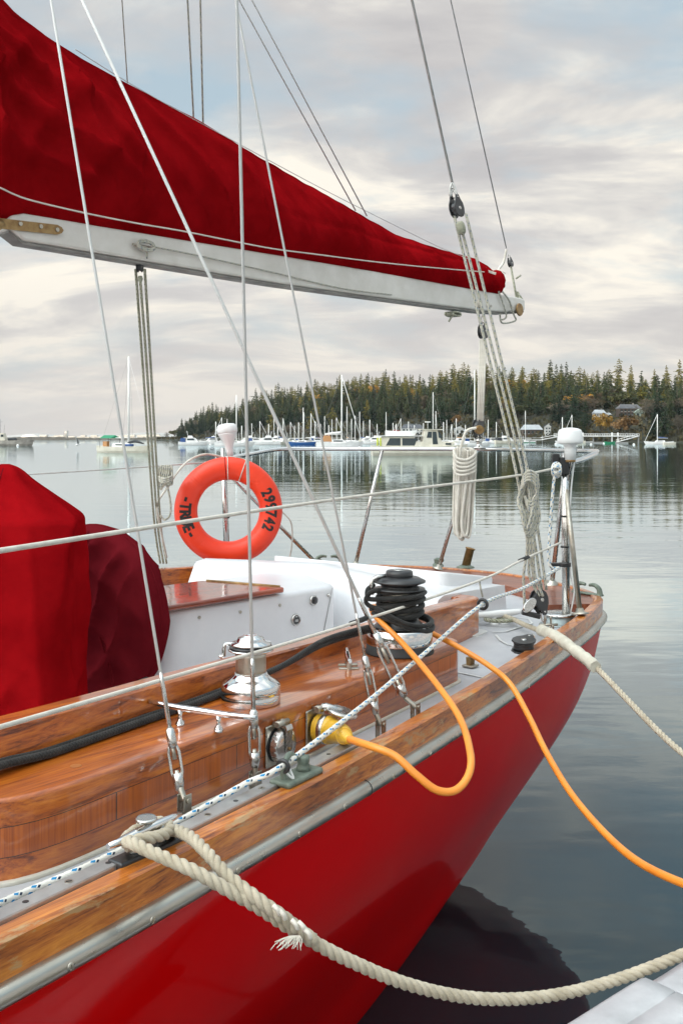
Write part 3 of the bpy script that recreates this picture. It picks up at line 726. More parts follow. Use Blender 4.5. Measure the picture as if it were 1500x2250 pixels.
def moulding():
    mb = MB(); top = [Vector((a, b, 1.335 - .05 * max(0, b) ** 2 - .035 * max(0, b))) for a, b in pan]
    foot = [Vector((a + .20, b * 1.04, .87)) for a, b in pan]
    lip = [Vector((a - .07, b * .985, v.z + .012)) for (a, b), v in zip(pan, top)]
    back = [Vector((.93 if abs(b) < .5 else 1.0, b * .95 * (.93 if b > 0 else 1), 1.235)) for a, b in pan]
    bfoot = [Vector((v.x - .02, v.y, 1.085)) for v in back]
    rows = [foot, top, lip, back, bfoot]; vs = [v for r_ in rows for v in r_]; k = 5
    mb.add(vs, [(i * k + j, i * k + j + 1, (i + 1) * k + j + 1, (i + 1) * k + j) for i in range(4) for j in range(4)])
    ap = MB().v
    for col in (0, 4):
        q = [rows[i][col] for i in (0, 1, 2, 3, 4)] + [Vector((rows[0][col].x, rows[0][col].y * .999, 1.0))]
        mb.add(q, [tuple(range(6))])
    mb.build('lazarette', M['gel'], boat, bevel=.02, seg=3)
    # shallow hatch on top of the moulding
    h = MB(); hp = rounded([(1.02, -.5), (1.02, .72), (1.50, .70), (1.42, -.5)], [.06] * 4)
    h.prism(hp, lambda p, z=0: 1.2, lambda p, z=0: 1.245 + .16 * (p[0] - .95) + .018)
    h.build('hatch', M['gel'], boat, bevel=.01, seg=3)
moulding()
def helm():
    poly = rounded([(1.60, -.20), (1.93, .375), (2.93, .30), (2.93, -.22)], [0, .05, .10, .10])
    def zt(p): return 1.318
    b_ = MB().prism(poly, .565, 1.308).build('helm_box', M['gel'], boat, bevel=.025, seg=4)
    lid = rounded([(2.28, .365), (3.02, .325), (3.02, -.14), (2.36, -.08)], [.02, .07, .05, .02])
    l_ = MB().prism(lid, 1.314, 1.338).build('lid', wood('glossy_mahogany', (.10, .012, .004), (.30, .045, .010), (.42, .08, .02)), b_, bevel=.008, seg=3)
    m_ = MB().tube([(2.29, .34, 1.339), (2.36, -.05, 1.339)], .006, 8); m_.build('hinge', M['brass'], b_)
    inv = BI
    def on_side(px, py):       # point on the port side of the box
        o_ = Vector((0, 0, EYE)); d = PX(px, py, 1.0) - o_; a = W(1.93, .378, 1); b = W(2.93, .303, 1); nn = (b - a).cross(Vector((0, 0, 1)))
        t_ = (a - o_).dot(nn) / d.dot(nn); return BI @ (o_ + d * t_)
    nrm = Vector((.075, 1, 0)).normalized()
    for (px, py) in ((438, 1357), (528, 1345), (615, 1330)):
        MB().lathe([(.0065, -.004), (.0065, .003), (.004, .005)], on_side(px, py), nrm, 12).build('screw', M['steel_t'], b_)
    for (px, py, r_, nm) in ((688, 1319, .024, 'socket'), (649, 1362, .027, 'gauge')):
        c = on_side(px, py)
        g = MB().lathe([(r_, -.01), (r_, .006), (r_ * .85, .010), (r_ * .78, .006)], c, nrm, 28).build(nm, M['steel'], b_)
        MB().lathe([(r_ * .77, .0061), (r_ * .77, .0068)] if nm == 'gauge' else [(r_ * .72, .006), (r_ * .66, .013), (.002, .014)], c, nrm, 24).build('dial', M['black'], g)
        if nm == 'gauge':
            d = MB(); up = Vector((0, 0, 1)); sd_ = up.cross(nrm)
            rm = Matrix((sd_, nrm, up)).transposed()
            for q in range(3): d.box(c + nrm * .0078 + up * (.001 - q * .004) + sd_ * 0, (.015, .0006, .0012), rm)
            for q in (-.0075, -.002, .004, .0085): d.box(c + nrm * .0078 + up * -.003 + sd_ * q, (.0012, .0006, .009), rm)
            d.tube([c + nrm * .0075 + up * (math.sin(a) * r_ * .6) + sd_ * (math.cos(a) * r_ * .6) for a in [R(25 + 13 * i) for i in range(11)]], .0007, 4)
            d.box(c + nrm * .0078 + up * .013, (.004, .0006, .005), rm)
            d.build('dial_marks', M['white'], g)
    # panel edge with latch at the aft end of the box side
    c1 = on_side(730, 1292); c2 = on_side(708, 1405)
    MB().tube([c1, c2], .0022, 6).build('panel_seam', varied('grey_seam', (.3, .3, .3), (.4, .4, .4), .5, 9), b_)
    MB().lathe([(.009, -.003), (.009, .004), (.005, .008)], on_side(722, 1308), nrm, 14).build('latch', M['steel'], b_)
helm()
# ---------------------------------------------------------------- winches
def tilt_empty(name, loc, parent): e = bpy.data.objects.new(name, None); C.objects.link(e); e.parent = parent; e.location = loc; return e
def small_winch():
    e = tilt_empty('winch', (3.565, 1.362, 1.2565), boat)
    MB().lathe([(.081, 0), (.083, .004), (.083, .024), (.0815, .027), (.083, .030), (.083, .050), (.079, .056), (.060, .068), (.048, .078), (.044, .086)], n=40).build('base', M['chrome'], e)
    MB().lathe([(.0435, .080), (.043, .095), (.0425, .13), (.046, .145)], n=36).build('drum', M['steel_t'], e)
    MB().lathe([(.046, .140), (.064, .148), (.064, .151), (.05, .153)], n=36).build('flange', M['chrome'], e)
    mb = MB().lathe([(.046, .150), (.060, .155), (.060, .159), (.044, .160)], n=36)
    for i in range(18):
        a = i * math.pi / 9; mb.box((math.cos(a) * .052, math.sin(a) * .052, .1535), (.016, .004, .007), Matrix.Rotation(a, 3, 'Z'))
    mb.build('jaw', M['black'], e)
    MB().lathe([(.050, .160), (.058, .164), (.058, .168), (.040, .172), (.040, .176), (.037, .180), (.037, .183), (.022, .186), (.022, .189), (.012, .190), (.012, .184)], n=36).build('cap', M['chrome'], e)
    u = BI.to_3x3() @ Vector((-1, 0, 0)); mb = MB()
    mb.tube([u * .045 + Vector((0, 0, .166)), u * .072 + Vector((0, 0, .164)), u * .076 + Vector((0, 0, .150)), u * .076 + Vector((0, 0, .132)), u * .083 + Vector((0, 0, .127)), u * .088 + Vector((0, 0, .133))], .0055, 8)
    mb.build('feeder_arm', M['chrome'], e)
small_winch()
def big_winch():
    P0 = Lz(877, 1432, 1.25); P0.z = 1.2495
    e = tilt_empty('winch', P0, boat)
    MB().lathe([(.122, 0), (.122, .006), (.117, .010), (.116, .032)], n=48).build('skirt', M['rubber'], e)
    MB().lathe([(.116, .032), (.1165, .036), (.1165, .082), (.112, .088), (.080, .092)], n=48).build('base', M['chrome'], e)
    MB().lathe([(.095, .088), (.085, .097), (.070, .110), (.062, .125)], n=40).build('foot', M['black'], e)
    MB().lathe([(.062, .12), (.060, .14), (.059, .20), (.064, .215)], n=36).build('drum', M['steel_t'], e)
    MB().lathe([(.064, .212), (.090, .220), (.090, .224), (.066, .228), (.064, .236), (.092, .246), (.092, .251), (.070, .262), (.045, .266)], n=40).build('jaw', M['black'], e)
    MB().lathe([(.046, .264), (.048, .268), (.047, .282), (.043, .286), (.026, .288)], n=36).build('cap', M['black'], e)
    MB().lathe([(.024, .2875), (.024, .2895), (.014, .2895), (.012, .285)], n=24).build('socket_ring', M['steel'], e)
    u = BI.to_3x3() @ Vector((-1, -.25, 0)).normalized(); mb = MB()
    z_ = lambda h: Vector((0, 0, h))
    mb.tube([u * .05 + z_(.268), u * .08 + z_(.266), u * .098 + z_(.258), u * .101 + z_(.235), u * .100 + z_(.205)], .008, 8)
    mb.build('feeder_arm', M['steel'], e)
    return P0
WB = big_winch()
def coil_wrap():
    r = random.Random(4); c = W(*WB); mb = MB(); pts = []
    z0 = c.z
    N_ = 18
    zs = []
    for i in range(int(N_ * 4.6)):
        a = i / N_ * 2 * math.pi + 2.4; t = i / (N_ * 4.6)
        rr = .074 + .007 * math.sin(a * 1.0 + .7) + .008 * t
        h = .122 + .108 * t + .005 * math.sin(a + 1.2) 
        pts.append(c + Vector((math.cos(a) * rr, math.sin(a) * rr, h)))
    mb.tube(catmull(pts, 2), .0098, 8)
    # one slack turn dropped over the base, and one loop pulled out to the left
    pts = []
    for i in range(19):
        a = i / 18 * 2 * math.pi + 1.0; sx = .106 + .012 * math.cos(a - .0)
        pts.append(c + Vector((math.cos(a) * sx, math.sin(a) * sx * .95, .112 - .022 * math.cos(a) + .01 * math.sin(a * 2))))
    mb.tube(catmull(pts, 3), .0085, 8); mb.tube(catmull([p + Vector((-.004, -.002, .017 + .004 * math.sin(i))) for i, p in enumerate(pts)], 3), .0085, 8)
    l = [(-.07, -.05, .225), (-.105, -.05, .215), (-.118, -.035, .180), (-.085, -.05, .162), (-.02, -.075, .170), (.05, -.068, .185), (.085, -.01, .19), (.05, .06, .2)]
    mb.tube(catmull([c + Vector(q) for q in l], 5), .0085, 8)
    l = [(-.09, .0, .235), (-.112, -.03, .222), (-.112, -.045, .198), (-.09, -.05, .192), (.0, -.086, .2), (.06, -.07, .205), (.09, .0, .21)]
    mb.tube(catmull([c + Vector(q) for q in l], 5), .0085, 8)
    # the two parts that lead forward along the coaming
    for k in (0, 1):
        st = c + Vector((-.10, -.06 + .02 * k, .10 - .015 * k)); q = [st, W(3.05, 1.21, 1.33 - .012 * k), W(3.3, 1.235, 1.29)]
        q += [W(s, interp(s, [2.3, 2.9, 3.6, 4.39], [1.055, 1.142, 1.232, 1.345]) + .012 + .018 * k, zbox((s, 0)) + .011) for s in (3.6, 3.9, 4.2, 4.45)]
        q += [W(4.7, 1.40 + .02 * k, 1.14), W(5.4, 1.46, 1.11)]
        mb.tube(catmull(q, 8), .0095, 9)
    solo(mb, 'black_sheet', M['blackrope'], 'black braided sheet wound round the large winch and led along the coaming', 'rope')
coil_wrap()
# ---------------------------------------------------------------- deck fittings
def horn_cleat(name, a, b, r_, h, mat, posts=(.33, .67), basew=.014, zb=None, parent=boat):
    """a, b: ends of the horn, boat coordinates; bases go straight down by h"""
    e = tilt_empty(name, (a + b) / 2 - Vector((0, 0, h)), parent); o_ = (a + b) / 2 - Vector((0, 0, h)); a = a - o_; b = b - o_
    d = b - a; pts = [a + d * t for t in (0, .12, .3, .5, .7, .88, 1)]
    for i, dz in enumerate((.004, .002, 0, 0, 0, .002, .004)): pts[i] = pts[i] + Vector((0, 0, dz))
    MB().tube(pts, [r_ * .7, r_ * .85, r_, r_ * 1.1, r_, r_ * .85, r_ * .7], 12).build('horn', mat, e)
    for t in posts:
        p = a + d * t; mb = MB().lathe([(r_ * 1.5, -h), (r_ * 1.4, -h + .004), (r_ * .75, -h + .012), (r_ * .65, -h * .5), (r_ * .9, -.001)], p, (0, 0, 1), 16)
        u = BI.to_3x3() @ Vector((.1, -1, 0)).normalized()
        mb.lathe([(.0105, 0), (.0105, .004), (.008, .007)], p + u * .014 + Vector((0, 0, -h)), (0, 0, 1), 14); mb.lathe([(.0105, 0), (.0105, .004), (.008, .007)], p - u * .012 + Vector((0, 0, -h)), (0, 0, 1), 14)
        mb.build('post', mat, e)
    return e
a = Ld(328, 1563, 2.62); b = Ld(563, 1557, 2.47); a.z = b.z = 1.302
horn_cleat('horn_cleat', a, b, .0082, 1.302 - zbox(a) + .0, M['chrome'], (.30, .66))
e = tilt_empty('horn_cleat', Lz(765, 1466, 1.252), boat); e.location.z = 1.249
dr = (BI.to_3x3() @ Vector((-.06, .99, 0))).normalized(); sr = (BI.to_3x3() @ Vector((1, .1, 0))).normalized(); up = Vector((0, 0, 1))
MB().tube([dr * -.085 + up * .040, dr * -.05 + up * .034, up * .033, dr * .05 + up * .036, dr * .085 + up * .044], [.006, .009, .0105, .009, .006], 12).build('horn', M['chrome'], e)
for q in (-.027, .027):
    MB().box(dr * q + up * .004, (.065, .016, .008), Matrix((sr, dr, up)).transposed()).tube([dr * q, dr * q + up * .032], [.011, .008], 12).build('post', M['steel_t'], e, bevel=.003)
def fairlead():
    c = Lz(668, 1712, 1.155); e = tilt_empty('bronze_fairlead', (c.x, bof(c.x) - .04, 1.149), boat); t = Vector((1, .09, 0)).normalized(); n_ = Vector((-.09, 1, 0)).normalized(); m3 = Matrix((t, n_, up)).transposed()
    MB().box((0, 0, .008), (.15, .062, .016), m3).build('base', M['bronze'], e, bevel=.006)
    MB().lathe([(.020, .014), (.017, .025), (.014, .032), (.0155, .036), (.0165, .050), (.010, .053)], t * -.028, up, 20).build('post', M['bronze'], e)
    MB().tube(catmull([t * .055 + up * .012, t * .058 + up * .04, t * .045 + up * .062, t * .015 + up * .064 + n_ * -.01, t * -.002 + up * .05], 5), [.008] * 20 + [.006], 10).build('hook', M['bronze'], e)
fairlead()
def near_cleat():
    """big mooring cleat on a black slider, where the dock lines belay"""
    c = Lz(322, 1870, 1.15); c = Vector((c.x, bof(c.x) - .050, 1.132)); e = tilt_empty('mooring_cleat', c, boat)
    t = Vector((1, .03, 0)).normalized(); n_ = Vector((-.03, 1, 0)); m3 = Matrix((t, n_, up)).transposed()
    MB().box((0, 0, .014), (.18, .044, .028), m3).build('slider', M['black'], e, bevel=.006)
    a, b = t * .105 + up * .062, t * -.092 + up * .066
    MB().tube([a, a.lerp(b, .15) - up * .001, a.lerp(b, .4), a.lerp(b, .6), a.lerp(b, .85), b], [.006, .0085, .011, .011, .0085, .006], 12).build('horn', M['chrome'], e)
    for q in (.035, -.035): MB().lathe([(.014, .026), (.010, .034), (.0085, .05), (.0095, .062)], t * q, up, 16).build('post', M['steel'], e)
    MB().lathe([(.006, .064), (.006, .078), (.021, .082), (.023, .086), (.020, .090), (.016, .0885)], t * .005, up, 24).build('pin_head', M['steel'], e)
    return W(*c)
NC = near_cleat()
def inlet(px, py, plugged):
    """round power inlet set in the side of the seat box, facing port"""
    s = min((i * .005 for i in range(480, 880)), key=lambda q: abs(W(q, interp(q, [o[0] for o in outer], [o[1] for o in outer]), 1).x / W(q, interp(q, [o[0] for o in outer], [o[1] for o in outer]), 1).y - (px - HX) / FP))
    b = interp(s, [o[0] for o in outer], [o[1] for o in outer]); z = 1.168
    e = tilt_empty('power_inlet', (s, b, z), boat); t = Vector((1, .11, 0)).normalized(); n_ = Vector((-.11, 1, 0)).normalized(); m3 = Matrix((t, n_, up)).transposed()
    MB().box(n_ * .003, (.094, .008, .112), m3).build('plate', M['steel_t'], e, bevel=.004)
    mb = MB()
    for q in (-1, 1): mb.tube([t * .012 * q + n_ * .004 + up * .056, t * .012 * q + n_ * .022 + up * .062], .007, 8)
    mb.tube([t * -.026 + n_ * .024 + up * .060, t * .026 + n_ * .024 + up * .060], .008, 10); mb.build('hinge', M['steel_t'], e)
    if not plugged:
        mb = MB().lathe([(.043, .004), (.043, .014), (.046, .018), (.046, .036), (.043, .040), (.02, .043)], (0, 0, 0), n_, 40)
        for i in range(20):
            a = i * math.pi / 10; mb.box(t * math.cos(a) * .0455 + up * math.sin(a) * .0455 + n_ * .027, (.009, .018, .004), m3 @ Matrix.Rotation(-a, 3, 'Y') @ Matrix.Rotation(math.pi / 2, 3, 'Y'))
        mb.build('lid', M['steel'], e)
        mb = MB(); pr = [(.055, .030), (.058, .045), (.046, .050), (.02, .0475), (-.012, .0475)]; vs = []
        for (zz_, nn_) in pr: vs += [t * -.014 + up * zz_ + n_ * nn_, t * .014 + up * zz_ + n_ * nn_]
        mb.add(vs, [(2 * i, 2 * i + 1, 2 * i + 3, 2 * i + 2) for i in range(4)]); o_ = mb.build('clasp', M['steel'], e); md = o_.modifiers.new('s', 'SOLIDIFY'); md.thickness = .003
        mb = MB().lathe([(.005, .048), (.004, .051)], up * -.006, n_, 12); mb.build('rivet', M['brass'], e)
        MB().lathe([(.047, .003), (.047, .008)], (0, 0, 0), n_, 32).build('gasket', M['rubber'], e)
    else:
        # raised spring lid, hanging open above the plug
        mb = MB(); dq = (n_ * .9 + t * -.42 + up * -.28).normalized(); c = up * .050 + n_ * .075 + t * -.030; aq = dq.cross(up.cross(dq).normalized()).normalized()
        mb.lathe([(.046, -.006), (.047, -.002), (.045, .002), (.036, .004)], c, aq, 32, sq=(1, 1))
        mb.build('lid', M['steel'], e); MB().tube([up * .058 + n_ * .022, up * .062 + n_ * .036 + t * -.006, c], [.013, .012, .010], 8).build('clasp', M['steel'], e)
    return e, W(s, b, z), t, n_
inlet(604, 1640, False)
pin, PLUG, pt_, pn_ = inlet(690, 1600, True)
# mushroom vent, chocks, bollard, plug stub, pad eye
def aft_fittings():
    c = Lz(1228, 1372, ZD); c.z = ZD
    e = tilt_empty('mushroom_vent', c, boat)
    MB().lathe([(.095, 0), (.095, .004), (.080, .008), (.076, .012), (.076, .045)], n=32).build('collar', varied('vent_grey', (.25, .30, .30), (.36, .40, .40), .35, 9, metal=.5), e)
    MB().lathe([(.080, .045), (.083, .048), (.080, .056), (.055, .062), (.05, .060), (.04, .064), (.0, .066)], n=32).build('cap', M['steel'], e)
    def chock(px, py, z, rot, mat=M['bronze']):
        p = Lz(px, py, z); e_ = tilt_empty('open_chock', (p.x, p.y, z), boat); e_.rotation_euler.z = rot
        MB().box((0, 0, .005), (.20, .035, .010)).build('base', mat, e_, bevel=.004)
        for q in (-1, 1):
            MB().tube(catmull([(q * .085, 0, .005), (q * .080, 0, .035), (q * .060, 0, .052), (q * .035, 0, .056), (q * .014, 0, .052)], 5), [.016 - .0004 * i for i in range(21)], 10).build('horn', mat, e_)
    chock(722, 1240, 1.145, R(128)); chock(1290, 1306, 1.145, R(75))
    p = Lz(962, 1244, 1.145); e = tilt_empty('stern_fairlead', (p.x, p.y, 1.145), boat)
    MB().lathe([(.045, 0), (.042, .012), (.030, .02), (.034, .045), (.015, .055)], n=20, sq=(1.3, .8)).build('body', M['bronze'], e, bevel=.003)
    MB().tube([(-.05, 0, .035), (.05, .02, .037)], .015, 10).build('pin', M['bronze'], e)
    p = Lz(1022, 1247, 1.145); e = tilt_empty('rod_socket', (p.x, p.y, 1.143), boat)
    MB().lathe([(.060, 0), (.060, .006), (.040, .014), (.034, .018)], n=28).build('flange', M['bronze'], e)
    lean = (BI.to_3x3() @ Vector((.26, 0, 1))).normalized()
    MB().lathe([(.028, .01), (.027, .125), (.033, .128), (.033, .136), (.024, .137), (.023, .09)], (0, 0, 0), lean, 28).build('tube', M['brass'], e)
    p = Lz(1033, 1467, ZD); e = tilt_empty('pad_eye', (p.x, p.y, ZD + .004), boat)
    MB().box((0, 0, .004), (.05, .05, .008)).build('base', M['steel_t'], e, bevel=.002)
    mb = MB()
    for q in (-.014, -.005, .005, .014): mb.box((q, 0, .022), (.004, .02, .034), Matrix.Rotation(q * 8, 3, 'Y'))
    mb.build('jaws', M['brass'], e)
    # far aft cleat, white, with the stern line on it
    p = Lz(1098, 1352, ZD + .05); e = horn_cleat('deck_cleat', p + (BI.to_3x3() @ Vector((-.13, -.02, 0))), p + (BI.to_3x3() @ Vector((.13, .10, 0))), .017, p.z - ZD, M['white'], (.4, .6))
    return W(*p)
AC = aft_fittings()
# footblock (black) lying on the side deck, held to the rail
def sheave_block(name, c, ax, nrm, size, mats, parent=None, label=None, cat=None, group=None, cheeks=True):
    """c centre, ax long direction, nrm sheave axis; world coordinates"""
    ax = ax.normalized(); nrm = (nrm - ax * nrm.dot(ax)).normalized(); sd_ = ax.cross(nrm)
    e = empty(name, c, 0, label, cat, group)
    if parent: e.parent = parent; e.location = c
    outl = [(-.55, .0), (-.50, .22), (-.30, .42), (0, .48), (.3, .42), (.55, .24), (.80, .14), (.85, 0)]; outl = outl + [(a, -b) for a, b in outl[-2:0:-1]]
    for q in (-1, 1):
        mb = MB(); fr = lambda x, y, z: ax * x * size + sd_ * y * size + nrm * z * size
        mb.prism(outl, q * .17, q * .24, fr=fr)
        mb.build('cheek', mats[0], e, bevel=size * .02)
    MB().lathe([(.44 * size, -.15 * size), (.40 * size, -.03 * size), (.40 * size, .03 * size), (.44 * size, .15 * size)], (0, 0, 0), nrm, 28).build('sheave', mats[0], e)
    MB().lathe([(.10 * size, -.27 * size), (.10 * size, .27 * size)], (0, 0, 0), nrm, 18).build('axle', M['steel'], e)
    MB().lathe([(.05 * size, -.26 * size), (.05 * size, .26 * size)], ax * .66 * size, nrm, 12).build('rivet', M['steel'], e)
    mb = MB().tube(catmull([ax * .75 * size + nrm * .13 * size, ax * 1.05 * size + nrm * .15 * size, ax * 1.25 * size, ax * 1.05 * size - nrm * .15 * size, ax * .75 * size - nrm * .13 * size], 4), .05 * size, 8)
    mb.build('shackle', M['steel'], e)
    return e
# ---------------------------------------------------------------- pushpit
ZT = 1.925
def pushpit():
    pts = [W(1.125, 1.15, ZT - .052), W(.9, 1.155, ZT - .028), W(.66, 1.12, ZT + .002), W(.50, 1.02, ZT + .004), W(.36, .86, ZT + .004), W(.18, .56, ZT + .005), W(.03, .2, ZT + .005), W(.0, 0, ZT + .005)]
    oth = [W((BI @ p).x, -(BI @ p).y, p.z) for p in pts[::-1][1:]]
    e = empty('pushpit', (0, 0, 0)); e.parent = boat
    tb = catmull(pts + oth, 8)
    MB().tube(tb, .0135, 14).build('top_rail', M['chrome'], e, world=True)
    def leg(a, b, r_=.0125, name='stanchion', base=True, mat=M['chrome']):
        mb = MB().tube([a, b], r_, 14); mat = M['steel'] if mat is M['chrome'] else mat
        l_ = mb.build(name, mat, e, world=True)
        if base: MB().lathe([(.042, 0), (.042, .006), (.022, .012), (.017, .03)], b, (a - b).normalized(), 20).build('base', M['steel_t'], l_, world=True)
    leg(W(.0, -.02, ZT), W(.10, -.22, 1.145)); leg(W(.20, -.60, ZT), W(.30, -.75, 1.145))
    leg(PX(1244, 1000, 5.55), Vector(PX(1212, 1284, z=1.145)), .0135)
    p0 = W(1.114, 1.153, 1.10)
    leg(Vector((p0.x, p0.y, 1.93)), Vector((p0.x + .006, p0.y, 1.10)), .019, 'post', True, M['steel'])
    p1 = W(1.114, -1.153, 1.10)
    leg(Vector((p1.x - .02, p1.y, 1.94)), Vector((p1.x + .01, p1.y, 1.10)), .019, 'post', True, M['steel'])
    leg(PX(1240, 1050, 4.86), Vector(PX(1274, 1350, z=1.155)), .0125, 'brace', True, M['steel_t'])
    leg(p1 + Vector((.03, 0, .66)), W(.42, -.98, 1.15), .0125, 'brace')
    # clamp, bracket, cable ties
    mb = MB().lathe([(.030, -.010), (.030, .010)], Vector((p0.x, p0.y, 1.383)), up, 20); mb.box(Vector((p0.x - .03, p0.y, 1.383)), (.09, .03, .018)); mb.build('line_clamp', M['black'], e, world=True, bevel=.003)
    for z in (1.62, 1.47, 1.135): MB().lathe([(.0215, -.004), (.0215, .004)], Vector((p0.x, p0.y, z)), up, 16).build('cable_tie', M['rubber'], e, world=True)
    MB().lathe([(.0215, -.004), (.0215, .004)], Vector((p1.x, p1.y, 1.50)), up, 16).build('cable_tie', M['rubber'], e, world=True)
    MB().box(Vector((p0.x - .006, p0.y - .005, 1.865)), (.045, .045, .085)).box(Vector((p0.x - .045, p0.y, 1.90)), (.035, .03, .05)).build('rail_clamp', M['rubber'], e, world=True, bevel=.006)
    MB().tube([Vector((p0.x + .05, p0.y - .01, 1.955)), Vector((p0.x + .035, p0.y - .012, 1.90)), Vector((p0.x + .012, p0.y - .01, 1.80))], .009, 8).build('bracket', M['steel'], e, world=True)
    q = p0; MB().tube(catmull([Vector((q.x + .05, q.y, 1.93)), Vector((q.x + .03, q.y, 1.75)), Vector((q.x + .024, q.y, 1.6)), Vector((q.x + .026, q.y, 1.35)), Vector((q.x + .045, q.y, 1.25)), Vector((q.x + .022, q.y, 1.13))], 6), .004, 8).build('cable', M['white'], e, world=True)
    return p0, p1
PP, PS = pushpit()
e = empty('antenna', PX(1252, 1010, 4.84), 0, 'white mushroom shaped antenna on the right hand stern post, broad domed cap', 'antenna')
MB().lathe([(.028, 0), (.0275, .05), (.030, .068), (.040, .078)], n=28).build('stem', M['white'], e)
MB().lathe([(.040, .074), (.058, .080), (.0615, .084), (.0605, .100), (.0575, .135), (.052, .146), (.036, .153), (.015, .156), (0, .1565)], n=40).build('dome', M['white'], e)
MB().lathe([(.026, -.012), (.026, .002)], n=20).build('nut', M['brass'], e)
e = empty('antenna', PX(506, 1003, 6.22), 0, 'white cone shaped antenna on the left hand stern post above the orange lifebuoy', 'antenna'); e.rotation_euler = (0, R(-7), 0); e.scale = (1.12,) * 3
MB().lathe([(.016, 0), (.020, .03), (.026, .065), (.040, .10), (.052, .125), (.054, .132)], n=28).build('stem', M['white'], e)
MB().lathe([(.054, .132), (.057, .136), (.058, .155), (.054, .172), (.042, .182), (.015, .186), (0, .187)], n=36).build('dome', M['white'], e)
# ---------------------------------------------------------------- mast, boom
mast = MB().tube([W(3.66, 0, .5), W(3.66, 0, 11.5)], .065, 20).build('mast', M['white'], boat, world=True)
bm = empty('boom', W(3.5, 0, 2.75), 0, 'long white painted wooden boom carrying the red sail cover', 'boom')
BS = [3.46, 3.40, 3.05, 2.5, 1.96, 1.2, .6, 0, -.30, -.54, -.60]
BT = [2.83, 2.85, 2.860, 2.88, 2.900, 2.925, 2.94, 2.955, 2.962, 2.968, 2.962]
BB = [2.77, 2.738, 2.742, 2.748, 2.755, 2.778, 2.797, 2.818, 2.838, 2.868, 2.88]
def boomgeo(z0f, z1f, hw, name, mat, bev=.012):
    mb = MB(); vs = []
    for s, t, b in zip(BS, BT, BB):
        z0, z1 = z0f(t, b), z1f(t, b)
        vs += [W(s, hw, z0), W(s, hw, z1), W(s, -hw, z1), W(s, -hw, z0)]
    n = len(BS)
    mb.add(vs, [(4 * i + j, 4 * i + (j + 1) % 4, 4 * i + 4 + (j + 1) % 4, 4 * i + 4 + j) for i in range(n - 1) for j in range(4)] + [(3, 2, 1, 0), tuple(4 * (n - 1) + j for j in range(4))])
    return mb.build(name, mat, bm, world=True, bevel=bev)
boomgeo(lambda t, b: b + .006, lambda t, b: t, .045, 'spar', M['boom'], .014)
boomgeo(lambda t, b: b - .006, lambda t, b: b + .005, .034, 'bottom_strip', M['boomgrey'], .003)
def bpix(px, py, b=.047):          # pixel on the port face of the boom
    o_ = Vector((0, 0, EYE)); d = PX(px, py, 1.0) - o_; a = W(0, b, 0); c = W(1, b, 0); nn = (c - a).cross(up); t_ = (a - o_).dot(nn) / d.dot(nn); return o_ + d * t_
a, c = bpix(-6, 490, .050), bpix(138, 506, .050)
mb = MB(); d = (c - a); wv = Vector((0, 0, .019)); n_ = (BM.to_3x3() @ Vector((0, 1, 0)))
pl = [a + wv, a + d * .9 + wv, a + d * .97 + wv * .6, c, a + d * .97 - wv * .6, a + d * .9 - wv, a - wv]
mb.add([p for p in pl] + [p + n_ * .006 for p in pl], [(0, 1, 2, 3, 4, 5, 6), (13, 12, 11, 10, 9, 8, 7)] + [(i, i + 7, (i + 1) % 7 + 7, (i + 1) % 7) for i in range(7)])
strap = mb.build('gooseneck_strap', M['brass'], bm, world=True)
for px, py in ((45, 491), (90, 497), (126, 504)): MB().lathe([(.009, 0), (.008, .003)], bpix(px, py, .057), n_, 14).build('bolt', M['steel_t'], strap, world=True)
MB().tube([bpix(-14, 500, .04), bpix(4, 488, .045)], .02, 10).build('gooseneck_pin', M['brass'], bm, world=True)
for (px0, py0, px1, py1) in ((1128, 682, 1148, 684),):
    MB().lathe([(.042, -.006), (.045, 0), (.042, .006)], bpix(1141, 680, .060), n_, 20).build('end_sheave', M['brass'], bm, world=True)
for px in (1070, 1078, 1122): MB().lathe([(.009, 0), (.008, .004)], bpix(px, 672, .048), n_, 10).build('bolt', M['steel_t'], bm, world=True)
MB().box(bpix(1050, 668, .052), (.05, .02, .05)).build('cheek_block', M['steel_t'], bm, world=True, bevel=.008)
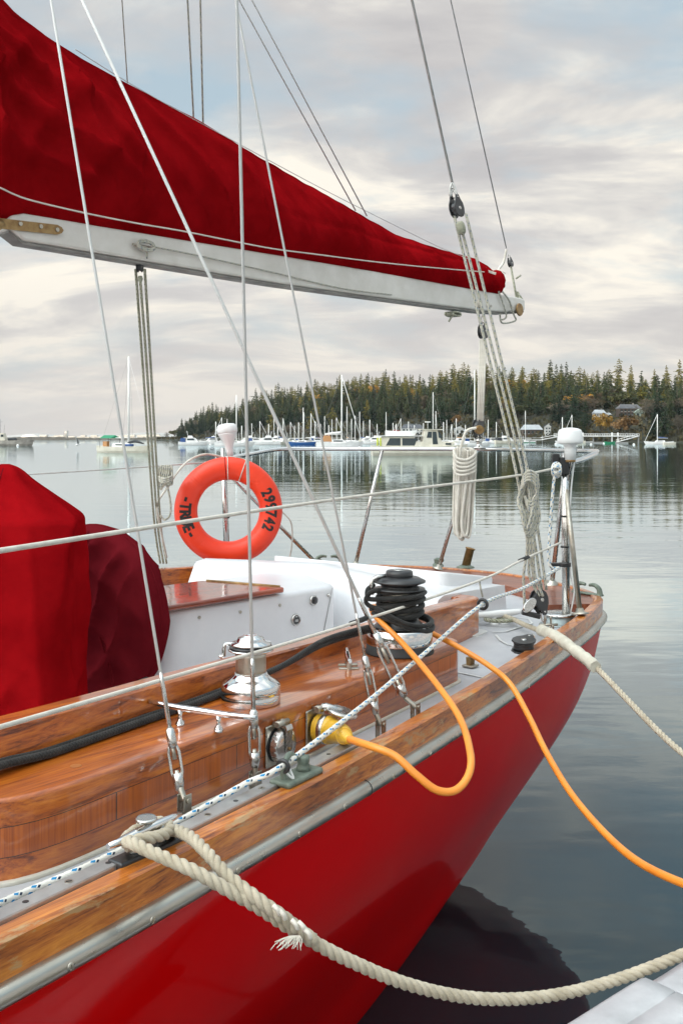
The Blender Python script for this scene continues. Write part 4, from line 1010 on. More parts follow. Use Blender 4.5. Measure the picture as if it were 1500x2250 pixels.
# ---------------------------------------------------------------- sail cover
def sail_cover():
    ptop = [(-70, -75), (-30, -35), (0, -8), (30, 22), (100, 78), (180, 128), (280, 183), (445, 268), (520, 315), (600, 362), (700, 418), (800, 475), (870, 515), (960, 545), (1000, 556), (1045, 568), (1070, 583), (1085, 596)]
    def s_of(px):
        r_ = (px - HX) / FP; return (.868 - 6.447 * r_) / (.616 - .788 * r_)
    st = [s_of(p[0]) for p in ptop]; zt = [EYE - (p[1] - HY) / FP * W(s, 0, 0).y for p, s in zip(ptop, st)]
    st_, zt_ = st[::-1], zt[::-1]
    s1, s0 = 3.80, -.33; NS, NA = 420, 80; vs = []
    for i in range(NS + 1):
        s = s0 + (s1 - s0) * i / NS; z1 = interp(s, st_, zt_); zb = interp(s, BS[::-1], BT[::-1]) - .012
        if s < -.1: zb += (-.1 - s) * .10
        h = max(z1 - zb, .06); e_ = min(1, max(0, (s - s0) / .10)) ** .5
        wd = (.055 + .085 * min(1, h / .55)) * (.25 + .75 * e_); hh = h * (.35 + .65 * e_); zc = zb + (h - hh) * .35
        for k in range(NA):
            a = 2 * math.pi * k / NA; ca, sa = math.cos(a), math.sin(a)
            u = (1 - ca) / 2                    # 0 bottom, 1 top
            prof = wd * (math.sin(math.pi * min(u * .92 + .10, 1)) ** .75) * (1.05 - .5 * u)
            sg = 1 if sa >= 0 else -1; y = sg * prof * abs(sa) ** .45
            z = zc + hh * u
            # folds hang diagonally from the ridge, growing tighter near the mast
            q = s * 1.0 - (z - zb) * .85
            fold = .0
            for fr, am, ph in ((3.6, .050, .3), (7.4, .052, 1.7), (15, .022, 4.1)):
                x_ = math.sin(q * fr * 1.35 + ph + 1.8 * noise.noise(Vector((s * 1.3, z * 1.4, fr)))); fold += am * max(.15, .75 + 1.1 * noise.noise(Vector((s * 1.1, z * 1.6, fr + 7)))) * (1 - abs(x_)) ** 2.2 * (1.4 if s > 2.9 else 1)
            fold += .045 * noise.noise(Vector((s * 1.6, z * 2.2, 5))) * min(1, h / .4)
            if s > 2.75:                       # heavy gathers by the mast
                g = min(1, (s - 2.75) / .6); zz_ = z - (zb + .25)
                x_ = math.sin(zz_ * 15 - (s - 2.9) * 5.5 + 2 * noise.noise(Vector((s * 2, z * 3, 9)))); fold += .060 * g * (1 - abs(x_)) ** 1.5
                x_ = math.sin(zz_ * 9 + (s - 2.9) * 9 + 1.2); fold += .036 * g * (1 - abs(x_)) ** 1.5
            seam = .008 * math.exp(-((z - (zb + .17 + .05 * min(1, h))) / .012) ** 2) if s > -.2 else 0
            y += sg * (fold - seam) * min(1, u * 4 + .05) * min(1, (1 - u) * 6 + .02) * abs(sa) ** .3 * (1 if e_ > .8 else .5)
            z += .006 * noise.noise(Vector((s * 9, 2, 2))) * u
            vs.append(W(s, y, z))
    mb = MB(); n = NA
    mb.add(vs, [(i * n + k, i * n + (k + 1) % n, (i + 1) * n + (k + 1) % n, (i + 1) * n + k) for i in range(NS) for k in range(n)] + [tuple(range(n))[::-1]], smooth=True)
    cvr = solo(mb, 'sail_cover', M['cover'], 'long red canvas sail cover laced over the boom, tall near the mast and tapering aft', 'sail cover')
    # its end knob, gathered and tied
    kb = MB(); c = bpix(1090, 618, .02); prof = [(.0, -.085), (.045, -.07), (.06, -.03), (.066, .01), (.055, .045), (.03, .07), (0, .078)]
    kb.lathe(prof, (0, 0, 0), (0, 0, 1), 40, sq=(1.0, .8))
    for v in kb.v: 
        a = math.atan2(v.y, v.x); f = 1 + .10 * math.sin(a * 7 + v.z * 30) + .10 * noise.noise(v * 30); v.x *= f; v.y *= f
    kb.v = [v + c for v in kb.v]
    o_ = kb.build('gathered_end', M['cover'], cvr, world=True)
    MB().box(bpix(1080, 598, .10), (.055, .006, .016), Matrix.Rotation(.3, 3, 'Y')).build('tab', M['whiterope'], cvr, world=True)
    return st_, zt_
CST, CZT = sail_cover()
def cover_line():
    path = []
    for px, py in ((-30, 402), (0, 412), (60, 437), (180, 466), (300, 490), (400, 507), (500, 527), (600, 546), (700, 559), (800, 572), (900, 583), (1000, 592), (1075, 598)):
        path.append(bpix(px, py, .190 if px < 400 else .190 - .00014 * (px - 400)))
    solo(MB().tube(catmull(path, 6), .0032, 8), 'lacing_line', M['whiterope'], 'thin white line stretched along the side of the red sail cover', 'line')
    path = [bpix(px, py - 5, .02) for px, py in ((165, 112), (300, 196), (500, 307), (700, 415), (850, 491), (960, 545), (1020, 570), (1068, 592))]
    solo(MB().tube(catmull(path, 6), .0018, 6), 'ridge_line', M['wire'], 'thin grey wire running along the top edge of the red sail cover', 'line')
    # grey line from the boom's cleat aft
    e = empty('boom_lashing', bpix(312, 542, .055), 0, 'grey line lashed in a knot round a cleat on the side of the boom', 'rope')
    mb = MB(); r = random.Random(2); c = bpix(318, 541, .062)
    tx = (BM.to_3x3() @ Vector((-1, 0, 0)))
    for i in range(6):
        a0 = r.uniform(-.4, .4); mb.tube(catmull([c + tx * (.045 * math.cos(a)) + up * (.018 * math.sin(a) + a0 * .02) + n_ * (.006 + .006 * r.random()) for a in [k * 6.283 / 10 for k in range(11)]], 3), .0048, 7)
    mb.tube([c + tx * .01, c + tx * .012 - up * .05], .0048, 7)
    mb.build('knot', M['fleckrope'], e, world=True)
    MB().tube(catmull([bpix(340, 542, .056), bpix(440, 562, .054), bpix(600, 598, .053), bpix(750, 633, .05), bpix(860, 647, .05)], 6), .0036, 7).build('tail', M['fleckrope'], e, world=True)
    MB().tube([c - tx * .06 + n_ * -.004, c + tx * .06 + n_ * -.004], [.006, .006], 8).build('cleat', M['steel_t'], e, world=True)
    mb = MB(); c = bpix(995, 690, .0)
    for i in range(5): mb.tube(catmull([c + tx * (.05 * math.cos(a)) + up * (.012 * math.sin(a)) + n_ * (.03 * math.sin(a + i)) for a in [k * 6.283 / 8 for k in range(9)]], 3), .006, 7)
    mb.tube([c, c - tx * .05 - up * .05], .006, 7)
    solo(mb, 'reefing_knot', M['fleckgreen'], 'weathered rope knot tied under the aft part of the boom', 'rope')
    mb = MB(); a_ = bpix(1098, 648, .06); 
    mb.tube(catmull([bpix(1095, 640, .06), bpix(1105, 668, .06), bpix(1112, 695, .055), bpix(1100, 702, .03), bpix(1098, 690, .05)], 5), .006, 7)
    mb.tube(catmull([bpix(1103, 640, .06), bpix(1118, 660, .062), bpix(1128, 690, .062), bpix(1132, 704, .055), bpix(1105, 710, .05), bpix(1098, 700, .05)], 5), .006, 7)
    solo(mb, 'outhaul_rope', M['fleckrope'], 'grey rope wrapped round the aft end of the boom', 'rope')
    mb = MB()
    mb.tube(catmull([PX(1112, 548, 6.9), PX(1106, 575, 6.9), PX(1096, 590, 6.85), PX(1093, 600, 6.8)], 4), .009, 7).tube([PX(1096, 592, 6.82), PX(1110, 600, 6.8)], .004, 6)
    solo(mb, 'cover_tie', M['whiterope'], 'pale cord tying the end of the sail cover up to the topping lift', 'cord')
cover_line()
# ================================================================ STANDING RIGGING
HEAD = W(3.62, 0, 11.35)
def turnbuckle(parent, top, bot, sz=1.0, name='turnbuckle'):
    """open bottlescrew between two points (world)"""
    d = (bot - top); L = d.length; d.normalize(); u = d.cross(Vector((0, 1, 0))).normalized(); w_ = d.cross(u)
    mb = MB().lathe([(.0042 * sz, -.13), (.0055 * sz, -.11), (.0055 * sz, .0)], top, d, 14)
    mb.lathe([(.0055 * sz, -.002), (.011 * sz, .004), (.0125 * sz, .03), (.011 * sz, .045)], top, d, 6)
    b0 = top + d * .035; b1 = top + d * (L * .80)
    for q in (-1, 1):
        mb.tube([b0 + u * .004 * q, b0 + d * .010 + u * .0095 * sz * q, b0 + d * .022 + u * .0125 * sz * q, b0.lerp(b1, .5) + u * .0125 * sz * q, b1 - d * .022 + u * .0125 * sz * q, b1 - d * .010 + u * .0095 * sz * q, b1 + u * .004 * q], .0040 * sz, 8)
    mb.lathe([(.0125 * sz, -.02), (.0135 * sz, 0), (.009 * sz, .018)], b1, d, 8)
    body = mb.build(name, M['steel'], parent, world=True)
    MB().tube([b0, b0.lerp(b1, .42)], .0052 * sz, 8).build('screw_rod', M['steel_t'], body, world=True)
    MB().tube([b1 - (b1 - b0) * .30, bot - d * .02], .0052 * sz, 10).build('screw_rod', M['steel_t'], body, world=True)
    return body
def shroud(px0, D0, pxt, pyt, pxb, pyb, Dt, zc, top, r_, name, mat, sz=1.0):
    """wire from high up to a turnbuckle whose ends show at the two given pixels; chainplate on the deck"""
    foot = PX(pxb, pyb, z=zc); tt = PX(pxt, pyt, Dt)
    e = empty('shroud', (0, 0, 0)); e.parent = boat
    MB().tube([top, tt], r_, 10).build('wire', mat, e, world=True)
    turnbuckle(e, tt, foot + (tt - foot).normalized() * .05, sz)
    f = BI @ foot; d = (tt - foot).normalized(); t_ = (BM.to_3x3() @ Vector((1, .08, 0))); nn = (BM.to_3x3() @ Vector((-.08, 1, 0)))
    mb = MB(); rm = Matrix((t_, nn, up)).transposed()
    for q in (-1, 1): mb.box(foot + nn * .010 * q + up * .018, (.026, .0035, .075), rm)
    mb.tube([foot + nn * .016 + up * .042, foot - nn * .016 + up * .042], .007, 10)
    mb.tube([foot + up * .042, foot + d * .075], .008, 8)
    mb.build('toggle', M['steel_t'], e, world=True, bevel=.002)
    return e
def ext(a, b, z):                 # carry the line a -> b on to height z
    return a + (b - a) * ((z - a.z) / (b.z - a.z))
# 1: forward lower shroud, 2: heavy stay that crosses to the winch, 3: near vertical shroud, 4: aft thin shroud
a = PX(405, 1798, z=1.10); tp = W(3.62, 0, 5.5); 
def on_line(a, b, py): # point on a->b seen at image row py
    t0, t1 = 0.0, 1.0
    for _ in range(50):
        t = (t0 + t1) / 2; p = a.lerp(b, t); y = HY + (EYE - p.z) / p.y * FP
        if y > py: t0 = t
        else: t1 = t
    return p
def shroud2(a, b_, py_top, r_, mat, sz):
    p = on_line(a, b_, py_top); q = p
    return shroud(0, 0, HX + q.x / q.y * FP, py_top, HX + a.x / a.y * FP, HY + (EYE - a.z) / a.y * FP, q.y, a.z, b_, r_, '', mat, sz)
shroud2(PX(405, 1798, z=1.125), ext(PX(405, 1798, z=1.125), PX(112, 0, 2.75), 5.6), 1600, .0038, M['rod'], 1.0)
shroud2(PX(912, 1582, z=1.10), ext(PX(912, 1582, z=1.10), PX(180, 0, 3.49), 5.0), 1392, .0058, M['rod'], 1.25)
shroud2(PX(561, 1742, z=1.10), ext(PX(561, 1742, z=1.10), PX(520, 0, 2.62), 9.0), 1560, .0042, M['rod'], 1.05)
shroud2(PX(836, 1622, z=1.10), ext(PX(836, 1622, z=1.10), PX(517, 0, 3.21), 8.6), 1442, .0036, M['rod'], .95)
def stay(name, a, b_, r_, mat, label, group=None): return solo(MB().tube([a, b_], r_, 8), name, mat, label, 'line', group)
def up_from(px, py, D, px2, D2, z):       # starts at a pixel, passes the top edge of the photo at px2
    a = PX(px, py, D); return a, ext(a, PX(px2, 0, D2), z)
stay('lazy_jack', *up_from(781, 462, 5.45, 526, 4.71, 5.5), .0038, M['rod'], 'left one of two slanting lines running up from the middle of the sail cover')
stay('lazy_jack', *up_from(806, 474, 5.48, 554, 4.78, 5.5), .0038, M['rod'], 'right one of two slanting lines running up from the middle of the sail cover')
stay('halyard', *up_from(425, 258, 4.55, 412, 4.5, 9), .0042, M['fleckrope'], 'left one of two close upright ropes rising behind the sail cover')
stay('halyard', *up_from(446, 270, 4.5, 440, 4.45, 9), .0042, M['fleckrope'], 'right one of two close upright ropes rising behind the sail cover')
stay('halyard', *up_from(280, 182, 4.3, 268, 4.25, 9), .0026, M['fleckrope'], 'single thin line rising behind the tall part of the sail cover')
# ---------------------------------------------------------------- running backstay and its tackle
BK = PX(993, 400, 4.385)
stay('backstay', BK, ext(BK, PX(905, 0, 4.307), 11.3), .0058, M['wire'], 'thick grey wire coming down to the black block above the boom end')
blk = (M['black'],)
def tackle():
    t0, t1 = PX(1003, 458, 4.40), PX(1192, 1308, 4.58)
    d = (t0 - PX(1040, 640, 4.42)).normalized(); nrm = Vector((.75, -.66, .1))
    e = sheave_block('tackle_block', t0, d, nrm, .075, blk, None, 'black block hanging from the grey wire high above the boom end', 'block')
    mb = MB().tube(catmull([BK, BK + Vector((-.010, 0, -.03)), BK + Vector((-.008, 0, -.06)), t0 + d * .085, BK + Vector((.020, 0, -.055)), BK + Vector((.010, 0, -.02)), BK], 5), .005, 8)
    mb.build('thimble', M['wire'], e, world=True)
    MB().lathe([(.012, -.03), (.019, -.02), (.021, 0), (.018, .018), (.012, .028)], PX(1012, 500, 4.38), d, 14).build('knot', M['fleckgreen'], e, world=True)
    l0 = PX(1178, 1322, 4.55); d1 = (Vector(PX(1160, 1150, 4.56)) - l0).normalized(); n1 = Vector((.95, -.3, .05))
    e2 = sheave_block('cam_block', PX(1184, 1318, 4.56), (PX(1165, 1230, 4.56) - PX(1200, 1378, 4.56)) * -1, Vector((.55, -.83, .1)), .085, blk, None, 'black block with a steel cam at the foot of the backstay tackle', 'block')
    mb = MB(); c = PX(1163, 1330, 4.50); mb.lathe([(.030, -.008), (.034, 0), (.030, .008)], c, (.2, -1, .2), 22, sq=(1.25, .7)); mb.build('cam', M['steel'], e2, world=True, bevel=.002)
    mb = MB().box(PX(1166, 1350, 4.52), (.085, .03, .022), Matrix.Rotation(.25, 3, 'Y')); mb.build('cam_base', M['black'], e2, world=True, bevel=.004)
    mb = MB(); sx = PX(1203, 1388, 4.55)
    mb.tube(catmull([sx + Vector((-.022, 0, .03)), sx + Vector((-.022, 0, -.005)), sx + Vector((0, 0, -.028)), sx + Vector((.022, 0, -.005)), sx + Vector((.022, 0, .03))], 5), .006, 8).tube([sx + Vector((-.04, 0, .03)), sx + Vector((.045, 0, .032))], .006, 8)
    mb.tube(catmull([sx + Vector((-.012, 0, .07)), sx + Vector((-.014, 0, .03)), sx + Vector((0, 0, .012)), sx + Vector((.014, 0, .03)), sx + Vector((.012, 0, .07))], 4), .005, 8)
    mb.build('deck_shackle', M['steel_t'], e2, world=True)
    for k, (x0, x1, x2, xe) in enumerate(((996, 1066, 1136, 1176), (1013, 1078, 1150, 1190), (1023, 1092, 1162, 1200))):
        q = [PX(x0, 468 if k != 1 else 500, 4.40), PX(x1, 755, 4.46), PX(x2, 1050, 4.52), PX(xe, 1296, 4.56)]
        ln = catmull(q, 10)
        solo(MB().tube(ln, .0068, 10), 'tackle_line', M['fleckrope'], ('left', 'middle', 'right')[k] + ' flecked rope of three between the high black block and the stern deck', 'rope', 'falls of the backstay tackle')
    # coil hung on the tackle where the lifeline crosses it
    r = random.Random(8); mb = MB(); top = PX(1162, 1052, 4.50)
    for i in range(7):
        x0, x1 = 1140 + r.uniform(-2, 10) + i * 2, 1158 + i * 3 + r.uniform(-3, 3); yb = 1150 + r.uniform(0, 110) * (1 if i < 5 else .3); zz_ = 4.46 + i * .008
        q = [PX(1150 + i * 4, 1052 + r.uniform(-6, 6), zz_), PX(x0 - 3, 1100, zz_), PX(x0 + 4, yb - 40, zz_ - .02), PX((x0 + x1) / 2 + 4, yb, zz_ - .02), PX(x1 + 8, yb - 45, zz_), PX(x1 + 3, 1100, zz_ + .01), PX(1156 + i * 4, 1046 + r.uniform(-6, 6), zz_ + .02)]
        mb.tube(catmull(q, 6), .0068, 8)
    for i in range(4):
        q = [PX(1146, 1060 + i * 5, 4.46), PX(1158, 1036 + i * 6, 4.44), PX(1176, 1042 + i * 8, 4.45), PX(1182 - i * 2, 1070 + i * 10, 4.47), PX(1165, 1104 + i * 7, 4.46), PX(1152, 1090, 4.47)]
        mb.tube(catmull(q, 6), .0068, 8)
    for i in range(3):
        q = [PX(1150 + 5 * i, 1120, 4.47), PX(1158 + 6 * i, 1200, 4.48), PX(1150 + 12 * i, 1262, 4.52), PX(1152 + 10 * i, 1330, 4.55) if i == 0 else PX(1176 + 8 * i, 1310, 4.54)]
        mb.tube(catmull(q, 6), .0066, 8)
    solo(mb, 'rope_coil', M['fleckrope'], 'flecked rope coil tied to the lifeline at the backstay tackle, left of the stern post', 'rope')
tackle()
# topping lift with its block at the boom end
a = PX(1112, 545, 6.9)
stay('topping_lift', a, ext(a, PX(990, 0, 6.31), 11.4), .0042, M['wire'], 'thin dark wire from the end of the boom up out of the photo')
e = sheave_block('lift_block', PX(1121, 578, 6.9), (a - PX(1128, 620, 6.9)), Vector((.8, -.6, 0)), .05, blk, None, 'small black block below the thin wire at the end of the boom', 'block')
mb = MB().tube([PX(1122, 585, 6.9), PX(1132, 640, 6.9), PX(1142, 676, 6.9)], .007, 8).tube([PX(1124, 600, 6.9), PX(1134, 655, 6.88)], .006, 8).tube([PX(1133, 612, 6.9), PX(1144, 604, 6.9)], .006, 7)
mb.tube([PX(1136, 640, 6.9), PX(1146, 664, 6.9)], [.006, .02], 6)
solo(mb, 'lift_tail', M['fleckgreen'], 'frayed flecked rope from the small block to the sheave at the boom end', 'rope')
# ---------------------------------------------------------------- mizzen sheet tackle at the stern rail
def sheet_tackle():
    D = 6.42
    c0 = PX(1061, 728, D); e = sheave_block('sheet_block', c0, Vector((0, 0, 1)), Vector((.8, -.6, 0)), .085, blk, None, 'black block hanging under the boom above the stern rail', 'block')
    for k, (x0, x1) in enumerate(((1055, 1049), (1059, 1052), (1063, 1056), (1067, 1060))):
        solo(MB().tube([PX(x0, 745, D - .01 * k), PX(x1, 925, D - .01 * k)], .0072, 10), 'sheet_line', M['whiterope'], ('leftmost', 'second', 'third', 'rightmost')[k] + ' of four white ropes hanging from the boom block to the stern rail', 'rope', 'white falls of the boom sheet')
    e = sheave_block('sheet_block', PX(1050, 938, D), Vector((0, 0, -1)), Vector((.8, -.6, 0)), .09, blk, None, 'black block standing on the stern rail at the foot of the white ropes', 'block')
    mb = MB().lathe([(.05, 0), (.05, .006), (.022, .012), (.018, .035), (.026, .05), (.016, .065)], PX(1052, 985, D), up, 20); mb.build('rail_base', M['steel'], e, world=True)
    MB().lathe([(.026, -.02), (.03, 0), (.026, .02)], PX(1052, 944, D - .05), (.3, -1, 0), 16).build('cam', M['brass'], e, world=True)
    # the tail, made up in a long hank beside the stanchion
    r = random.Random(3); mb = MB(); Dh = 6.33
    mb.tube(catmull([PX(1046, 940, Dh), PX(1024, 948, Dh), PX(1012, 985, Dh), PX(1004, 1030, Dh)], 6), .009, 8)
    for i in range(8):
        x = 1000 + i * 5.5; dd = Dh - .03 * (i % 3); xb = 1002 + i * 3.6 + r.uniform(-2, 2); yb = 1178 + r.uniform(-14, 8)
        q = [PX(x, 985 + r.uniform(-5, 4), dd), PX(x - 2, 1040, dd), PX(xb - 5, yb - 30, dd), PX(xb + 2, yb, dd), PX(xb + 9, yb - 24, dd + .02), PX(x + 5, 1040, dd + .03), PX(x + 6, 988, dd + .03)]
        mb.tube(catmull(q, 6), .0085, 8)
    for i in range(5):
        q = [PX(996, 990 + i * 9, Dh - .06), PX(1004, 1006 + i * 9, Dh - .10), PX(1026, 1010 + i * 8, Dh - .11), PX(1044, 996 + i * 9, Dh - .06), PX(1030, 985 + i * 8, Dh + .05), PX(996, 990 + i * 9, Dh)]
        mb.tube(catmull(q, 6), .0085, 8)
    solo(mb, 'rope_hank', M['whiterope'], 'long hank of white rope hanging from the stern rail beside a leaning stanchion', 'rope')
sheet_tackle()
# left tackle from the boom down to the far side deck
def left_tackle():
    t0 = PX(307, 586, 4.24); e = sheave_block('preventer_block', t0, Vector((0, 0, 1)), Vector((1, -.2, 0)), .042, blk, None, 'small black block under the fore part of the boom', 'block')
    MB().lathe([(.008, -.012), (.012, 0), (.008, .012)], PX(308, 612, 4.25), up, 12).build('knot', M['fleckgreen'], e, world=True)
    for k, (x0, x1) in enumerate(((298, 338), (308, 345), (318, 352))):
        solo(MB().tube(catmull([PX(x0, 592 if k != 1 else 615, 4.24), PX(x0 + (x1 - x0) * .38, 800, 4.75), PX(x1, 1140, 5.9), PX(x1 + 14, 1238, 6.1)], 6), .0062, 8), 'preventer_line', M['fleckgreen'], ('left', 'middle', 'right')[k] + ' one of three dark flecked ropes running down from the small block under the boom', 'rope', 'falls of the left tackle')
    r = random.Random(6); mb = MB()
    for i in range(6):
        x = 350 + i * 4.5; D = 5.85 - .02 * i; yb = 1062 + r.uniform(-8, 10)
        mb.tube(catmull([PX(x, 1024 + r.uniform(-4, 4), D), PX(x - 2, 1045, D), PX(x, yb, D), PX(x + 5, yb + 5, D), PX(x + 6, 1045, D), PX(x + 4, 1022, D)], 5), .0065, 8)
    for i in range(3): mb.tube(catmull([PX(345, 1046 + i * 4, 5.75), PX(360, 1052 + i * 4, 5.70), PX(378, 1046 + i * 4, 5.75), PX(360, 1044 + i * 4, 5.95), PX(345, 1046 + i * 4, 5.8)], 5), .0065, 8)
    mb.tube(catmull([PX(366, 1060, 5.8), PX(374, 1100, 5.8), PX(374, 1130, 5.8), PX(362, 1142, 5.8), PX(352, 1132, 5.8)], 6), .0062, 8)
    solo(mb, 'rope_coil', M['fleckrope'], 'flecked rope coil hanging on the left tackle beside the orange lifebuoy', 'rope')
left_tackle()
# ---------------------------------------------------------------- lifelines
def lifeline(pts, r_, mat, label, name='lifeline', fuzzy=False): return solo(MB().tube(catmull(pts, 10), r_, 10), name, mat, label, 'lifeline')
lifeline([PX(-420, 1272, 1.15), PX(0, 1210, 1.80), PX(300, 1163, 2.30), PX(600, 1117, 2.95), PX(900, 1075, 3.75), PX(1135, 1045, 4.48), PX(1222, 1028, 4.84)], .0054, M['whiterope'], 'upper white lifeline along the near side, crossing in front of the orange lifebuoy')
lifeline([PX(-420, 1722, 1.16), PX(0, 1598, 1.80), PX(350, 1496, 2.36), PX(790, 1365, 3.19), PX(1055, 1275, 3.87), PX(1148, 1230, 4.3), PX(1232, 1192, 4.82)], .0048, M['whiterope'], 'lower white lifeline along the near side, passing just above the teak coaming')
a, c = PX(770, 1371, 3.16), PX(806, 1358, 3.22); solo(MB().tube([a, c], .0085, 10), 'lifeline_sleeve', M['rubber'], 'short dark sleeve on the lower lifeline where two stays cross it', 'sleeve')
a, c = PX(1141, 1232, 4.28), PX(1160, 1224, 4.36); solo(MB().tube([a, c], .008, 10), 'lifeline_sleeve', M['rubber'], 'short dark sleeve on the lower lifeline behind the hanging rope coil', 'sleeve')
pa = PX(500, 1012, 6.2); lifeline([pa, PX(330, 1025, 5.8), PX(65, 1042, 5.3), PX(-300, 1062, 4.9)], .0045, M['wire'], 'thin upper lifeline on the far side, left of the orange lifebuoy')
lifeline([PX(500, 1135, 6.2), PX(340, 1158, 5.85), PX(60, 1190, 5.3), PX(-300, 1225, 4.9)], .0045, M['wire'], 'thin lower lifeline on the far side, behind the red covers')
solo(MB().tube(catmull([PX(500, 1008, 6.1), PX(450, 998, 6.0), PX(405, 1020, 5.9), PX(365, 1075, 5.8), PX(345, 1110, 5.8), PX(352, 1160, 5.85), PX(366, 1225, 6.0)], 8), .0065, 10), 'heaving_line', M['whiterope'], 'loose white rope drooping from the left stern post to the flecked coil', 'rope')
solo(MB().tube(catmull([PX(620, 1125, 6.1), PX(640, 1150, 6.15), PX(641, 1200, 6.2), PX(632, 1240, 6.25)], 6), .005, 8), 'buoy_line', M['whiterope'], 'thin white cord hanging at the right of the orange lifebuoy', 'cord')
# blue flecked furling line led through rings
FUR = [PX(-300, 2140, 1.45), PX(0, 1986, 1.87), PX(200, 1900, 2.02), PX(405, 1798, 2.24), PX(540, 1722, 2.38), PX(622, 1682, 2.43), PX(800, 1548, 2.90), PX(930, 1438, 3.35), PX(1060, 1328, 3.87), PX(1150, 1292, 4.35), PX(1228, 1248, 4.80)]
solo(MB().tube(catmull(FUR, 12), .0072, 12), 'furling_line', M['bluerope'], 'white rope with blue flecks led along the side deck through black rings', 'rope')
mb = MB().tube(catmull([PX(1228, 1248, 4.80), PX(1206, 1238, 4.80), PX(1209, 1150, 4.79), PX(1216, 1060, 4.78), PX(1222, 1032, 4.78)], 8), .0072, 10)
for i in range(4): mb.tube(catmull([PX(1222 + 9 * math.cos(a + i), 1028 + i * 3 + 11 * math.sin(a + i), 4.78 - .015 * math.sin(a)) for a in [k * .8 for k in range(9)]], 3), .0068, 8)
solo(mb, 'furling_tail', M['bluerope'], 'blue flecked rope end knotted at the top of the right stern post', 'rope')
def ring(c, nrm, R_, r_, label):
    e = empty('line_ring', c, 0, label, 'ring'); nrm = nrm.normalized(); u = nrm.orthogonal().normalized(); w_ = nrm.cross(u)
    MB().tube([(u * math.cos(a) + w_ * math.sin(a)) * R_ for a in [k * math.pi / 16 for k in range(32)]], r_, 10, closed=True).build('eye', M['black'], e)
    return e
d = PX(800, 1548, 2.90) - PX(622, 1682, 2.43)
e = ring(PX(622, 1684, 2.43), d, .014, .0052, 'black ring on the bronze fairlead, carrying the blue flecked rope'); MB().tube(catmull([PX(628, 1698, 2.43), PX(645, 1712, 2.44), PX(636, 1690, 2.44)], 4), .003, 6).build('lashing', M['white'], e, world=True)
e = ring(PX(1060, 1328, 3.87), PX(1150, 1292, 4.35) - PX(930, 1438, 3.35), .018, .0065, 'black ring hung on a cord from the lower lifeline, near the stern'); MB().tube([PX(1053, 1274, 3.87), PX(1055, 1290, 3.87), PX(1060, 1312, 3.87)], .0035, 8).build('lashing', M['fleckrope'], e, world=True)
# black foot block lying on the side deck
sheave_block('foot_block', PX(1150, 1418, 4.02), PX(1190, 1398, 4.22) - PX(1150, 1418, 4.02) + Vector((0, 0, .02)), Vector((-.25, -.55, .8)), .10, blk, None, 'big black block lying on the grey side deck against the rail', 'block')
